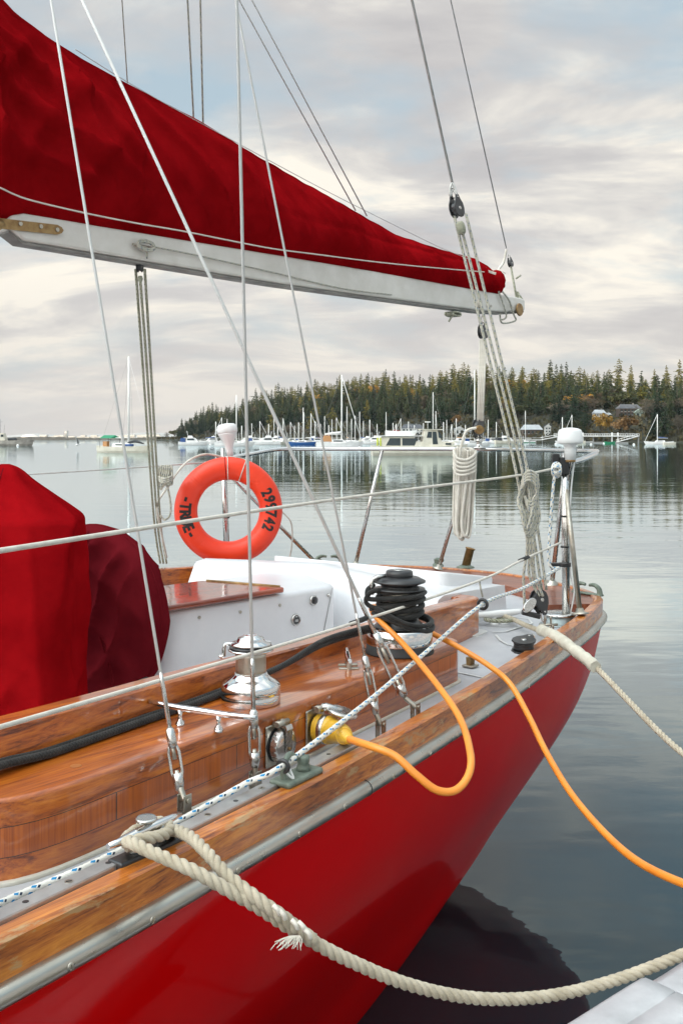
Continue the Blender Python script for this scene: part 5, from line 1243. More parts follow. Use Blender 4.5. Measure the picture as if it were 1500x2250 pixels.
# ---------------------------------------------------------------- orange lifebuoy
def lifebuoy():
    D = 5.98; c = PX(502, 1122, D); e = empty('lifebuoy', c - Vector((0, 0, .32)), 0, 'orange ring lifebuoy with black lettering hung on the stern rail', 'lifebuoy')
    Rm, rt = .254, .071
    nrm = Vector((.10, -1, .02)).normalized(); u = Vector((0, 0, 1)).cross(nrm).normalized() * -1; u = -u if u.x < 0 else u; w_ = up.copy()
    u = (Vector((1, 0, 0)) - nrm * nrm.x).normalized(); w_ = nrm.cross(u) * -1; w_ = -w_ if w_.z < 0 else w_
    def surf(th, ph, lift=0):       # th clockwise angle from top, ph section angle (0 = outward, 90 = towards viewer)
        g = 1.0
        for t0 in (45, 135, 225, 315):
            dth = (math.degrees(th) - t0 + 180) % 360 - 180
            for off in (-5, -2, 2, 5): g -= .022 * math.exp(-((dth - off) / .75) ** 2)
        r_ = (rt * (1 + .05 * math.cos(ph * 2)) ) * g + lift
        rad = Rm + math.cos(ph) * r_ * .93
        return c + (u * math.sin(th) + w_ * math.cos(th)) * rad + nrm * math.sin(ph) * r_ * .95
    n1, n2 = 360, 36; vs = [surf(2 * math.pi * i / n1, 2 * math.pi * k / n2) for i in range(n1) for k in range(n2)]
    mb = MB(); mb.add(vs, [(i * n2 + k, ((i + 1) % n1) * n2 + k, ((i + 1) % n1) * n2 + (k + 1) % n2, i * n2 + (k + 1) % n2) for i in range(n1) for k in range(n2)], smooth=True)
    mb.build('ring', M['orange'], e, world=True)
    # lettering lies on the curved face
    def glyphs(txt, th0, step, tops_out, name, hgt, wid):
        for i, ch in enumerate(txt):
            cu = bpy.data.curves.new('letter', 'FONT'); cu.body = ch; cu.size = 1; cu.align_x = 'CENTER'; cu.align_y = 'CENTER'; cu.resolution_u = 3; cu.offset = .045
            to = bpy.data.objects.new('letter', cu); me = bpy.data.meshes.new_from_object(to); bpy.data.objects.remove(to)
            bm_ = bmesh.new(); bm_.from_mesh(me); bmesh.ops.subdivide_edges(bm_, edges=bm_.edges, cuts=1); bmesh.ops.triangulate(bm_, faces=bm_.faces)
            vs = []
            ys = [v.co.y for v in bm_.verts]; yc = (max(ys) + min(ys)) / 2 if ch != '-' else .0
            for v in bm_.verts:
                x, y = v.co.x * wid, (v.co.y - (yc if ch != '-' else .0)) * hgt
                if tops_out: th = th0 + i * step + x / Rm; q = y
                else: th = th0 - i * step - x / Rm; q = -y
                ph = math.pi / 2 - q / (rt * 1.0)
                vs.append(surf(th, ph, .0022))
            mb = MB(); mb.add(vs, [[v.index for v in f.verts] for f in bm_.faces]); bm_.free()
            mb.build(name, M['text'], e, world=True)
    glyphs('299742', R(64), R(9.8), True, 'number', .100, .072)
    glyphs('-TRUE-', R(286), R(9.6), False, 'letter', .100, .076)
    mb = MB()
    def band(th, dth=0):
        return [surf(th + dth * k / 10, R(a), .004) for k, a in enumerate((200, 160, 120, 90, 60, 30, 0, -20))]
    q = [surf(R(-1), R(a), .003) for a in (185, 150, 120, 90, 60, 30, 10)] + [surf(R(8), R(12), .003), surf(R(17), R(14), .003)] + [surf(R(19), R(a), .003) for a in (30, 60, 90, 120, 150, 185)]
    mb.tube(catmull(q, 5), .0028, 7); mb.build('lashing', M['whiterope'], e, world=True)
    MB().tube([surf(R(-4), R(a), .0004) for a in range(200, -40, -15)], .0022, 6).build('seam', M['cover'], e, world=True)
lifebuoy()
# ---------------------------------------------------------------- canvas covers in the cockpit
def pedestal_cover():
    c = PX(12, 1018, 3.30); cx, cy = c.x, c.y
    rows = [(1.05, .225), (1.2, .228), (1.40, .232), (1.60, .235), (1.70, .234), (1.735, .230), (1.765, .20), (1.81, .145), (1.86, .085), (1.89, .055), (1.905, .035), (1.915, .012)]
    mb = MB(); n = 160; vs = []
    rows = [tuple(v) for v in catmull([(a, b, 0) for a, b in rows], 9)]
    for row in rows:
        z, hw = row[0], row[1]
        for k in range(n):
            a = 2 * math.pi * k / n; p = 5.5
            ca, sa = math.cos(a), math.sin(a); r_ = 1 / (abs(ca) ** p + abs(sa) ** p) ** (1 / p)
            x, y = ca * r_ * hw, sa * r_ * hw * .9
            f = 1 + .08 * noise.noise(Vector((ca * 2, sa * 2, z * 2.2))) + .20 * max(0, noise.noise(Vector((ca * 1.5 + 4, sa * 1.5, z * 1.3))) + .35) * (1 - abs(math.sin(z * 5 - a * 2.5 + 2 * noise.noise(Vector((ca, sa, z * 2)))))) ** 2.2 + .045 * (1 - abs(math.sin(a * 5 + z * 1.2))) ** 4 * min(1, max(0, (1.86 - z) * 6)) + .02 * math.sin(z * 14 + a * 3 + 1.5 * noise.noise(Vector((ca, sa, z * 3)))) * (noise.noise(Vector((ca * 3, sa * 3, z * 1.1))) + .3)
            vs.append((cx + x * f, cy + y * f, z))
    mb.add(vs, [(i * n + k, i * n + (k + 1) % n, (i + 1) * n + (k + 1) % n, (i + 1) * n + k) for i in range(len(rows) - 1) for k in range(n)] + [tuple((len(rows) - 1) * n + k for k in range(n))], smooth=True)
    o_ = solo(mb, 'pedestal_cover', M['cover'], 'tall red canvas cover with a pointed top at the left edge, standing in the cockpit', 'canvas cover')
    mb = MB()
    for q in (0, 1):
        mb.tube(catmull([(cx - .013 + q * .018, cy - hw_ * .9 - .002, z) for z, hw_ in [(1.1, .225), (1.3, .23), (1.5, .233), (1.7, .234), (1.765, .2), (1.81, .145), (1.86, .085), (1.9, .04)]], 4), .0022, 5)
    mb.build('seam', M['cover_dark'], o_, world=True)
pedestal_cover()
def wheel_cover():
    c = PX(210, 1345, 3.92); ax = (BM.to_3x3() @ Vector((1, .12, 0))).normalized(); sd_ = ax.cross(up).normalized(); mb = MB(); n = 160; vs = []
    prof = [(0, .075), (.2, .078), (.5, .078), (.75, .074), (.88, .066), (.95, .056), (1.0, .030), (1.01, 0), (1.0, -.030), (.95, -.056), (.75, -.07), (0, -.07)]
    prof = [tuple(v) for v in catmull([(a, b, 0) for a, b in prof], 6)]
    for t_, h in [(p[0], p[1]) for p in prof]:
        for k in range(n):
            a = 2 * math.pi * k / n; rr = .340 * max(t_, .001)
            x, z = math.sin(a) * rr, math.cos(a) * rr * 1.0
            zb = z; z = z if z > 0 else z * 1.06
            fold = 0
            x_ = math.sin((x * 1.0 + z * .55) * 21 + 1.2 + 2.2 * noise.noise(Vector((x * 3, z * 3, 1)))); fold = .040 * (1 - abs(x_)) ** 1.6 * min(1, (1.05 - t_) * 5)
            x2 = math.sin((x * .6 - z * 1.0) * 17 + 2 * noise.noise(Vector((x * 2, z * 3, 7)))); fold += .020 * (1 - abs(x2)) ** 1.6 * min(1, (1.05 - t_) * 5)
            fold += .012 * noise.noise(Vector((x * 4, z * 4, 3)))
            vs.append(c + sd_ * x + up * z + ax * (h + (fold if h > 0 else -fold)))
    mb.add(vs, [(i * n + k, i * n + (k + 1) % n, (i + 1) * n + (k + 1) % n, (i + 1) * n + k) for i in range(len(prof) - 1) for k in range(n)], smooth=True)
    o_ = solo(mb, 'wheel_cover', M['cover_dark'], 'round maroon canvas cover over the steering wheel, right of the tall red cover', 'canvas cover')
    for q in (0, .014):
        MB().tube(catmull([c + sd_ * (-.05 - .10 * t_ + .05 * math.sin(t_ * 5) + q) + up * (.33 - .62 * t_) + ax * (.088 + .006 * math.sin(t_ * 9)) for t_ in [k / 8 for k in range(9)]], 4), .003, 6).build('seam', M['cover_dark'], o_, world=True)
    MB().tube([c + sd_ * math.sin(a) * .343 + up * math.cos(a) * (.343 if math.cos(a) > 0 else .364) for a in [k * math.pi / 32 for k in range(64)]], .006, 6, closed=True).build('piping', M['cover_dark'], o_, world=True)
    MB().lathe([(.035, 0), (.03, .006)], c + up * .30 + sd_ * -.0 + ax * .085, ax, 12).build('patch', M['boomgrey'], o_, world=True)
    q = PX(340, 1490, 3.9)
wheel_cover()
solo(MB().box(PX(322, 1506, 3.6), (.09, .05, .02)).tube([PX(308, 1500, 3.62), PX(322, 1494, 3.6), PX(338, 1500, 3.58)], .012, 8), 'engine_lever', M['black'], 'small black control lever at the foot of the helm box', 'lever', bevel=.003)
# ---------------------------------------------------------------- power cord
def cord():
    n_ = (pn_); c = BM.to_3x3() @ n_; t = BM.to_3x3() @ pt_; base = PLUG + c * .012
    e = empty('power_cord', base, 0, 'orange power cord with a yellow plug, looped over the rail and round the large winch', 'cord')
    aim = (PX(785, 1632, 2.60) - (base + c * .05)).normalized()
    mb = MB().lathe([(.040, 0), (.041, .02), (.040, .045), (.034, .062)], base, c, 32)
    mb.build('plug', M['plug'], e, world=True, bevel=.002)
    el = catmull([base + c * .03, base + c * .055 + aim * .03, base + c * .06 + aim * .075, base + c * .05 + aim * .12], 5)
    MB().tube(el, [.036 - .0009 * i for i in range(len(el))], 16).build('boot', M['plug'], e, world=True)
    p = el[-1]; q = (p - el[-3]).normalized(); q = (q * .3 + (PX(790, 1636, 2.58) - p).normalized()).normalized()
    pr = []
    for i in range(5): pr += [(.021 - .0018 * i, .015 * i), (.021 - .0018 * i, .015 * i + .008), (.016 - .0015 * i, .015 * i + .009), (.016 - .0015 * i, .015 * i + .0145)]
    MB().lathe(pr, p - q * .01, q, 20).build('strain_relief', M['plug'], e, world=True)
    MB().lathe([(.0405, .018), (.042, .02), (.042, .034), (.0405, .036)], base, c, 32).build('ring_band', M['steel'], e, world=True)
    s0 = p + q * .06
    mb = MB(); L1 = [s0, PX(820, 1642, 2.55), PX(868, 1662, 2.52), PX(915, 1704, 2.50), PX(960, 1737, 2.50), PX(1002, 1736, 2.52), PX(1030, 1700, 2.56), PX(1032, 1650, 2.63), PX(1008, 1575, 2.82), PX(950, 1492, 3.08), PX(885, 1415, 3.32), PX(842, 1372, 3.42), PX(818, 1345, 3.50), PX(822, 1333, 3.66), PX(870, 1345, 3.72), PX(915, 1372, 3.68), PX(950, 1392, 3.60), PX(1010, 1424, 3.52), PX(1075, 1464, 3.46), PX(1120, 1503, 3.42), PX(1160, 1572, 3.30), PX(1202, 1658, 3.12), PX(1255, 1745, 2.92), PX(1325, 1828, 2.70), PX(1400, 1893, 2.48), PX(1500, 1942, 2.25), PX(1600, 1972, 2.08), PX(1700, 1990, 1.93), Vector((1.15, 1.62, .98)), Vector((1.45, 1.3, .80)), Vector((1.75, 1.0, .58)), Vector((2.1, .7, .52))]
    mb.tube(catmull(L1, 12), .0100, 12).build('cable', M['cord'], e, world=True)
cord()
# ---------------------------------------------------------------- mooring lines and dock
def dock_lines():
    c = NC; a = [PX(372, 1836, 2.16), PX(330, 1862, 2.10), PX(290, 1862, 2.02), PX(282, 1850, 1.98), PX(330, 1872, 1.94), PX(420, 1912, 1.90), PX(500, 1956, 1.90), PX(570, 1996, 1.91), PX(650, 2048, 1.93), PX(760, 2108, 1.97), PX(900, 2165, 2.03), PX(1050, 2195, 2.10), PX(1200, 2190, 2.17), PX(1350, 2155, 2.24), PX(1500, 2098, 2.30), PX(1600, 2050, 2.34), PX(1700, 2000, 2.38), Vector((1.35, 2.15, .83)), Vector((1.65, 1.8, .70)), Vector((1.85, 1.4, .55)), Vector((1.9, 1.1, .52))]
    e = empty('dock_line', PX(900, 2165, 2.03), 0, 'thick cream laid rope from the near cleat, sagging across the red hull to the dock', 'rope')
    MB().strands(catmull(a, 10), .0128, .062).build('standing_part', M['dockrope'], e, world=True)
    b = [PX(300, 1860, 2.10), PX(345, 1832, 2.13), PX(375, 1824, 2.10), PX(415, 1838, 2.04), PX(455, 1875, 1.98), PX(500, 1925, 1.93), PX(560, 1972, 1.90), PX(620, 2015, 1.90), PX(668, 2052, 1.92), PX(690, 2068, 1.93)]
    MB().strands(catmull(b, 10), .0128, .062).build('eye_part', M['dockrope'], e, world=True)
    r = random.Random(1); mb = MB(); s = PX(655, 2055, 1.90)
    for i in range(46):
        a_ = PX(640 + r.uniform(-14, 22), 2058, 1.895); d = Vector((r.uniform(-.028, .004), r.uniform(-.012, .006), -r.uniform(.010, .026)))
        mb.tube(catmull([s + (a_ - s) * .5, a_ + d * .4 + Vector((r.uniform(-.004, .004), 0, 0)), a_ + d], 3), .0009, 4)
    for (x, y) in ((600, 1998), (612, 2008), (640, 2030), (655, 2034), (668, 2050)): mb.tube(catmull([PX(x, y - 8, 1.875), PX(x + 10, y + 2, 1.872), PX(x + 14, y + 12, 1.878)], 4), .0045, 6)
    mb.build('frayed_end', M['fray'], e, world=True)
    # turns round the horns of the cleat
    mb = MB(); t = (BM.to_3x3() @ Vector((1, .03, 0))).normalized(); nn = (BM.to_3x3() @ Vector((-.03, 1, 0))).normalized(); m = NC + up * .056
    loop = [m + t * .055 * math.cos(a) + nn * .030 * math.sin(a) + up * (.004 * math.sin(a * 2)) for a in [k * math.pi / 6 for k in range(13)]]
    mb.strands(catmull(loop, 5), .0125, .06); mb.build('turns', M['dockrope'], e, world=True)
    # stern line with its chafe sleeve
    e = empty('stern_line', PX(1305, 1462, 3.9), 0, 'thin white laid rope from the white stern cleat over the rail, out to the right', 'rope')
    q = [AC + Vector((-.02, .05, .0)), PX(1120, 1358, 4.85), PX(1150, 1372, 4.65), PX(1185, 1386, 4.45), PX(1222, 1402, 4.24), PX(1262, 1430, 4.08), PX(1308, 1466, 3.92), PX(1380, 1540, 3.72), PX(1440, 1602, 3.58), PX(1500, 1656, 3.45), PX(1600, 1728, 3.3), PX(1700, 1790, 3.15), Vector((1.62, 2.8, .74)), Vector((1.85, 2.3, .62)), Vector((2.0, 1.7, .54)), Vector((2.0, 1.3, .52))]
    MB().strands(catmull(q, 10), .0115, .055).build('line', M['dockrope'], e, world=True)
    ct = catmull([PX(1188, 1385, 4.42), PX(1222, 1400, 4.22), PX(1262, 1429, 4.06), PX(1308, 1466, 3.90)], 10)
    ct = resample(ct, .012); mb = MB(); r_ = [.0245 + .003 * noise.noise(Vector((i * .35, 0, 0))) for i in range(len(ct))]
    mb.tube(ct, r_, 16)
    for v in mb.v: v += Vector((noise.noise(v * 40), noise.noise(v * 40 + Vector((5, 5, 5))), noise.noise(v * 40 + Vector((9, 1, 3))))) * .0035
    mb.build('chafe_sleeve', varied('grubby_canvas', (.44, .41, .33), (.60, .57, .48), .9, 18, bumpd=.001), e, world=True)
    loop = [AC + Vector((.07 * math.cos(a), .045 * math.sin(a), -.02)) for a in [k * math.pi / 6 for k in range(12)]]
    mb = MB().strands(catmull(loop, 5), .010, .05); mb.build('turns', M['fleckgreen'], e, world=True)
dock_lines()
def dock():
    zt = .50
    P_ = lambda x, y: PX(x, y, z=zt)
    a, b, c = P_(1238, 2252), P_(1410, 2148), P_(1500, 2161)
    d1 = (b - a).normalized(); d2 = Vector((d1.y, -d1.x, 0))
    e = empty('dock', b + Vector((0, 0, -.5)), 0, 'wooden dock with a white vinyl bumper wrapped over its edge, bottom right corner', 'dock')
    o0 = a - d1 * 1.15
    # bumper: sheet folded over the edge
    def strip(p0, p1, prof, name, mat, sol=.006):
        mb = MB(); d = (p1 - p0); n = 26; vs = []
        for i in range(n + 1):
            p = p0 + d * i / n
            for (o, z) in prof: vs.append(p + d2 * o + up * (z + .003 * noise.noise(Vector((p.x * 6, p.y * 6, o * 20)))))
        k = len(prof); mb.add(vs, [(i * k + j, i * k + j + 1, (i + 1) * k + j + 1, (i + 1) * k + j) for i in range(n) for j in range(k - 1)], smooth=True)
        o_ = mb.build(name, mat, e, world=True); m_ = o_.modifiers.new('s', 'SOLIDIFY'); m_.thickness = sol; m_.offset = 0
        return o_
    strip(o0, b, [(.0, -.35), (-.005, -.2), (-.004, -.03), (.0, -.006), (.012, 0), (.06, .002), (.10, .003), (.104, -.001), (.108, .003), (.18, .002), (.20, -.002), (.21, .006), (.245, .006)], 'bumper', M['vinyl'])
    strip(b + d2 * .0 - d1 * .0, b + d1 * .42, [(.012, -.02), (.05, -.004), (.12, -.002), (.20, -.006), (.25, -.008)], 'bumper', M['vinyl'])
    for q in (.12, .75):
        g = b - d1 * (.22 + q - .12) + d2 * .222 + up * .010
        MB().lathe([(.013, 0), (.013, .003), (.006, .004), (.005, 0)], g, up, 20).build('grommet', M['steel'], e, world=True)
    for i in range(21):
        o_ = .03 + i * .148 + (.0 if i else .0)
        mb = MB(); p0 = o0 + d2 * (o_ + .07); L = (b - o0).length + .42; cc = p0 + d1 * L / 2 + up * -.032
        mb.box(cc, (L, .14, .045), Matrix((d1, d2, up)).transposed()); mb.build('plank', M['dockwood'], e, world=True, bevel=.004)
    mb = MB(); L = (b - o0).length + .3; cc = o0 + d2 * 1.62 + d1 * L / 2 + up * -.26; mb.box(cc, (L, 2.9, .38), Matrix((d1, d2, up)).transposed()); mb.build('float', M['rubber'], e, world=True)
dock()
# ================================================================ FAR BOATS, PIER, HOUSES
def flat(name, c, rough=.5, coat=0): return newmat(name, c, rough, 0, coat)[0]
FM = dict(white=varied('boat_white', (.72, .71, .69), (.84, .83, .81), .35, 1.2), cream=varied('boat_cream', (.56, .52, .42), (.68, .64, .54), .4, 1.2), blue=flat('boat_blue', (.02, .10, .30)), dark=flat('boat_dark', (.03, .035, .04)),
          green=flat('canvas_green', (.01, .22, .10)), tan=varied('canvas_tan', (.42, .20, .08), (.52, .27, .12), .8, 3), bcan=flat('canvas_blue', (.02, .07, .22)), mast=flat('mast_alloy', (.82, .80, .76), .5), win=flat('cabin_glass', (.03, .045, .05), .1),
          rust=varied('rusty_hull', (.22, .20, .18), (.48, .44, .38), .8, .8), red=flat('bottom_paint', (.20, .03, .02)), grey=flat('weathered_grey', (.26, .26, .25)), lime=flat('lime_fender', (.45, .50, .05)))
def fhull(mb, L, Bm, F, bowrake=.12, n=16, stern=.75):
    vs = []
    for i in range(n + 1):
        t = i / n; x = -L / 2 + L * t; hb = Bm / 2 * (stern + (1 - stern) * math.sin(min(t / .5, 1) * math.pi / 2)) * (1 if t < .5 else max(0, math.cos((t - .5) / .5 * math.pi / 2)) ** .75)
        sh = F * (1 + .28 * (2 * t - .9) ** 2); xr = x + L * bowrake * (t ** 3); xs = x - .0
        for (yy, zz_, xx) in ((hb, sh, xr), (hb * .93, F * .35, x + (xr - x) * .5), (hb * .72, -.25, x), (-hb * .72, -.25, x), (-hb * .93, F * .35, x + (xr - x) * .5), (-hb, sh, xr)): vs.append((xx, yy, zz_))
    fs = [(i * 6 + j, (i + 1) * 6 + j, (i + 1) * 6 + (j + 1) % 6, i * 6 + (j + 1) % 6) for i in range(n) for j in range(6)] + [(0, 1, 2, 3, 4, 5)]
    mb.add(vs, fs); return mb
def taper(mb, x0, x1, w0, w1, z0, z1, rf=.3, ra=.1):
    """cabin block with raked ends"""
    mb.add([(x0, -w0 / 2, z0), (x0, w0 / 2, z0), (x1, w1 / 2, z0), (x1, -w1 / 2, z0), (x0 + ra, -w0 * .44, z1), (x0 + ra, w0 * .44, z1), (x1 - rf, w1 * .44, z1), (x1 - rf, -w1 * .44, z1)],
           [(0, 3, 2, 1), (4, 5, 6, 7), (0, 1, 5, 4), (2, 3, 7, 6), (1, 2, 6, 5), (3, 0, 4, 7)]); return mb
def sailboat(L, H, hull='white', canvas=None, stripe=None, label='', group=None, jib=False, hood=None, name='sailboat'):
    e = empty(name, (0, 0, 0), 0, label, 'sailboat', group); F = L * .095
    fhull(MB(), L, L * .29, F, .10, 14, .6).build('hull', FM[hull], e)
    taper(MB(), -L * .18, L * .20, L * .19, L * .13, F * .95, F + .55, .7, .15).build('cabin', FM['white'], e, bevel=.05)
    for sg in (-1, 1): MB().box((0, sg * L * .083, F + .32), (L * .22, .04, .17)).build('window', FM['win'], e)
    m_ = MB().tube([(L * .09, 0, F), (L * .09, 0, F + H)], [.16, .13], 8).build('mast', FM['mast'], e)
    MB().box((L * .09, 0, F + H * .55), (.05, L * .13, .05)).build('spreader', FM['mast'], m_)
    mb = MB()
    for sg in (-1, 1): mb.tube([(L * .07, sg * L * .13, F), (L * .09, sg * L * .065, F + H * .55), (L * .09, 0, F + H * .98)], .012, 4)
    mb.tube([(-L * .49, 0, F * 1.2), (L * .09, 0, F + H)], .012, 4).build('stay', FM['grey'], e)
    MB().tube([(L * .55, 0, F * 1.3), (L * .10, 0, F + H * .97)], .07 if jib else .014, 6).build('furled_jib' if jib else 'forestay', FM['white'], e)
    MB().tube([(L * .08, 0, F + 1.35), (-L * .30, 0, F + 1.3)], .07, 6).build('boom', FM['mast'], e)
    if canvas: MB().tube([(L * .085, 0, F + 1.75), (L * .03, 0, F + 1.58), (-L * .15, 0, F + 1.5), (-L * .30, 0, F + 1.42)], [.10, .20, .16, .07], 8).build('sail_cover', FM[canvas], e)
    if hood: taper(MB(), -L * .36, -L * .14, L * .20, L * .2, F + .2, F + 1.15, .35, .3).build('canvas_hood', FM[hood], e, bevel=.08)
    if stripe: fhull(MB(), L * .985, L * .292, F * .35, .03, 14, .6).build('stripe', FM[stripe], e)
    return e
def cruiser(L, label='', group=None, hull='white', fly=True, canvas=None, name='motorboat'):
    e = empty(name, (0, 0, 0), 0, label, 'motorboat', group); F = L * .115
    fhull(MB(), L, L * .31, F, .10, 12, .92).build('hull', FM[hull], e)
    taper(MB(), -L * .22, L * .26, L * .26, L * .20, F * .95, F + 1.25, 1.1, .1).build('cabin', FM['white'], e, bevel=.06)
    for sg in (-1, 1): MB().add([(-L * .17, sg * L * .127, F + .62), (L * .11, sg * L * .115, F + .62), (L * .06, sg * L * .112, F + 1.08), (-L * .17, sg * L * .123, F + 1.08)], [(0, 1, 2, 3)]).build('window', FM['win'], e)
    taper(MB(), -L * .30, L * .10, L * .27, L * .24, F + 1.27, F + 1.36, .1, 0).build('roof', FM['white'], e)
    if fly:
        taper(MB(), -L * .16, L * .04, L * .2, L * .18, F + 1.36, F + 2.0, .4, .1).build('flybridge', FM['white'], e, bevel=.05)
        MB().tube([(-L * .15, 0, F + 1.9), (-L * .19, 0, F + 3.4)], .06, 6).tube([(-L * .22, -.5, F + 3.1), (-L * .16, .5, F + 3.1)], .04, 6).build('radar_mast', FM['white'], e)
    if canvas: taper(MB(), -L * .44, -L * .24, L * .25, L * .25, F + .1, F + 1.3, .1, .25).build('aft_canvas', FM[canvas], e)
    mb = MB(); k = [(L * .12, L * .13), (L * .3, L * .10), (L * .5, 0), (L * .3, -L * .10), (L * .12, -L * .13)]
    mb.tube([(a, b, F * 1.2 + .6) for a, b in k], .02, 5)
    for a, b in k: mb.tube([(a, b, F), (a, b, F * 1.2 + .6)], .018, 5)
    mb.build('bow_rail', FM['mast'], e)
    return e
def at(e, px, wl, rz):            # set on the water with its waterline showing at image row wl
    D = (EYE - WZ) * FP / (wl - HY); e.location = ((px - HX) / FP * D, D, WZ); e.rotation_euler.z = R(rz); return e
# anchored one by one
at(sailboat(9.2, 13.2, 'cream', None, None, 'old cream sailboat with a green awning anchored alone at left', None, False, None), 273, 995, -28)
e = bpy.data.objects['sailboat.001']
MB().add([(-3.9, -1.0, 2.15), (-3.9, 1.0, 2.15), (-1.6, 1.1, 2.15), (-1.6, -1.1, 2.15), (-3.8, 0, 2.6), (-1.7, 0, 2.6)], [(0, 4, 5, 3), (1, 2, 5, 4), (0, 1, 4), (3, 5, 2), (0, 3, 2, 1)]).build('awning', FM['green'], e)
for q in ((-3.8, -.95), (-3.8, .95), (-1.7, .95), (-1.7, -.95)): MB().tube([(q[0], q[1], .8), (q[0], q[1], 2.2)], .03, 5).build('awning_post', FM['dark'], e)
MB().tube([(.9, -.25, 1.5), (2.0, .1, 1.75), (3.6, 0, 1.35)], [.12, .26, .08], 7).build('furled_sail', FM['dark'], e)
MB().box((1.2, -.5, 1.15), (1.5, .7, .3)).build('blue_tarp', FM['bcan'], e, bevel=.08)
MB().box((-3.0, -.5, 1.3), (.8, .6, .8)).build('hatch_box', FM['tan'], e, bevel=.04)
at(cruiser(8.2, 'white motorboat with blue stern canvas, nearest of the left motorboats', None, 'white', True, 'bcan'), 422, 978.5, 4)
at(sailboat(9.5, 12.5, 'white', 'dark', None, 'white sailboat with dark sail cover behind the left antenna'), 512, 981, 3)
at(sailboat(9.0, 10.5, 'white', 'white', None, 'white yacht with tan cabin canvas and tall mast in the middle of the bay', None, True, 'tan'), 742, 985.5, 4).scale = (1, 1, 1.35)
at(sailboat(8.5, 10, 'blue', None, None, 'low blue hulled sailboat in front of the marina'), 662, 977, 3)
at(sailboat(9, 19, 'white', None, None, 'sailboat with the tallest mast, directly behind the white falls of the boom sheet'), 1036, 981, 15)
at(sailboat(8, 14.6, 'white', None, 'green', 'white sailboat with green waterline moored before the pier, left of the right antenna'), 1157, 972.8, 185)
at(sailboat(9.2, 9.6, 'white', 'bcan', None, 'white sailboat with blue sail cover moored alone at far right', None, True), 1449, 976.6, 178)
# the large cruiser right behind the stern rail
def big_cruiser():
    e = empty('motorboat', (0, 0, 0), 0, 'large cream cabin cruiser with big windows right behind the stern rail', 'motorboat'); c = FM['cream']
    fhull(MB(), 11.4, 3.3, 1.05, .04, 16, .9).build('hull', c, e); fhull(MB(), 11.45, 3.34, .95, .04, 16, .9).build('rubbing_strake', FM['grey'], e).scale = (1, 1, .05)
    bpy.data.objects[e.children[-1].name].location.z = 1.02
    taper(MB(), -4.6, .2, 2.7, 2.7, 1.0, 2.35, .9, .1).build('saloon', c, e, bevel=.05)
    MB().box((-2.3, 0, 2.42), (5.4, 2.9, .08)).build('saloon_roof', FM['white'], e, bevel=.03)
    taper(MB(), -.3, 4.4, 2.6, 2.0, 1.0, 1.75, .6, .1).build('trunk_cabin', c, e, bevel=.05)
    taper(MB(), .2, 3.1, 2.5, 2.2, 1.0, 3.15, .85, .5).build('pilothouse', c, e, bevel=.05)
    MB().box((1.5, 0, 3.2), (2.8, 2.4, .09)).build('pilothouse_roof', c, e, bevel=.03)
    for sg in (-1, 1):
        for (x0, x1, xa, xb) in ((-4.1, -2.3, -3.6, -2.3), (-2.1, -.6, -2.1, -.2)):
            f = MB().add([(x0, sg * 1.34, 1.25), (x1, sg * 1.34, 1.25), (xb, sg * 1.22, 2.15), (xa, sg * 1.22, 2.15)], [(0, 1, 2, 3)]).build('window', FM['win'], e)
        for (x0, x1, xa, xb, z0) in ((.9, 1.55, 1.1, 1.55, 2.2), (1.65, 2.3, 1.65, 2.1, 1.4), (2.4, 2.85, 2.3, 2.45, 2.2)):
            MB().add([(x0, sg * 1.16, z0), (x1, sg * 1.15, z0), (xb, sg * 1.10, 2.95), (xa, sg * 1.10, 2.95)], [(0, 1, 2, 3)]).build('window', FM['win'], e)
        MB().box((3.6, sg * 1.06, 1.45), (.7, .04, .2)).build('window', FM['win'], e)
    for q in (-4.75, -5.1): MB().tube([(q, -1.25, .6), (q, -1.25, 2.2)], .12, 6).build('fender', FM['lime'], e)
    d = MB(); fhull(d, 3.6, 1.2, .45, .08, 10, .8); d.v = [v + Vector((-2.2, .1, 2.55)) for v in d.v]; d.build('dinghy', FM['white'], e, bevel=.04)
    MB().tube([(1.2, 0, 3.2), (1.2, 0, 4.2)], .03, 5).box((1.2, 0, 4.15), (.7, .25, .12)).build('radar', FM['white'], e)
    return e
at(big_cruiser(), 918, 1001, 3)
def tug():
    e = empty('fishing_boat', (0, 0, 0), 0, 'weathered white fishing boat with gantry masts at the left edge', 'fishing boat')
    fhull(MB(), 13, 4, 1.5, .07, 14, .85).build('hull', FM['rust'], e)
    taper(MB(), -5, -.5, 2.8, 2.6, 1.5, 3.6, .5, .2).build('wheelhouse', FM['cream'], e, bevel=.06)
    for i in range(4): MB().box((-4.3 + i, -1.34, 2.9), (.6, .08, .6)).build('window', FM['win'], e)
    mb = MB().tube([(-2.2, 0, 3.5), (-2.2, 0, 7.6)], .07, 6).tube([(-3.3, 0, 3.5), (-3.1, 0, 6.4)], .05, 6).tube([(-1.2, 0, 3.4), (-1.0, 0, 6)], .04, 5).tube([(-2.7, 0, 6.6), (-1.6, 0, 6.9)], .05, 5); mb.build('gantry', FM['grey'], e)
    MB().box((1.2, 0, 1.9), (2.2, 1.4, .8)).build('deck_gear', FM['dark'], e, bevel=.2)
    return e
at(tug(), 18, 979.5, 2)
r = random.Random(21)
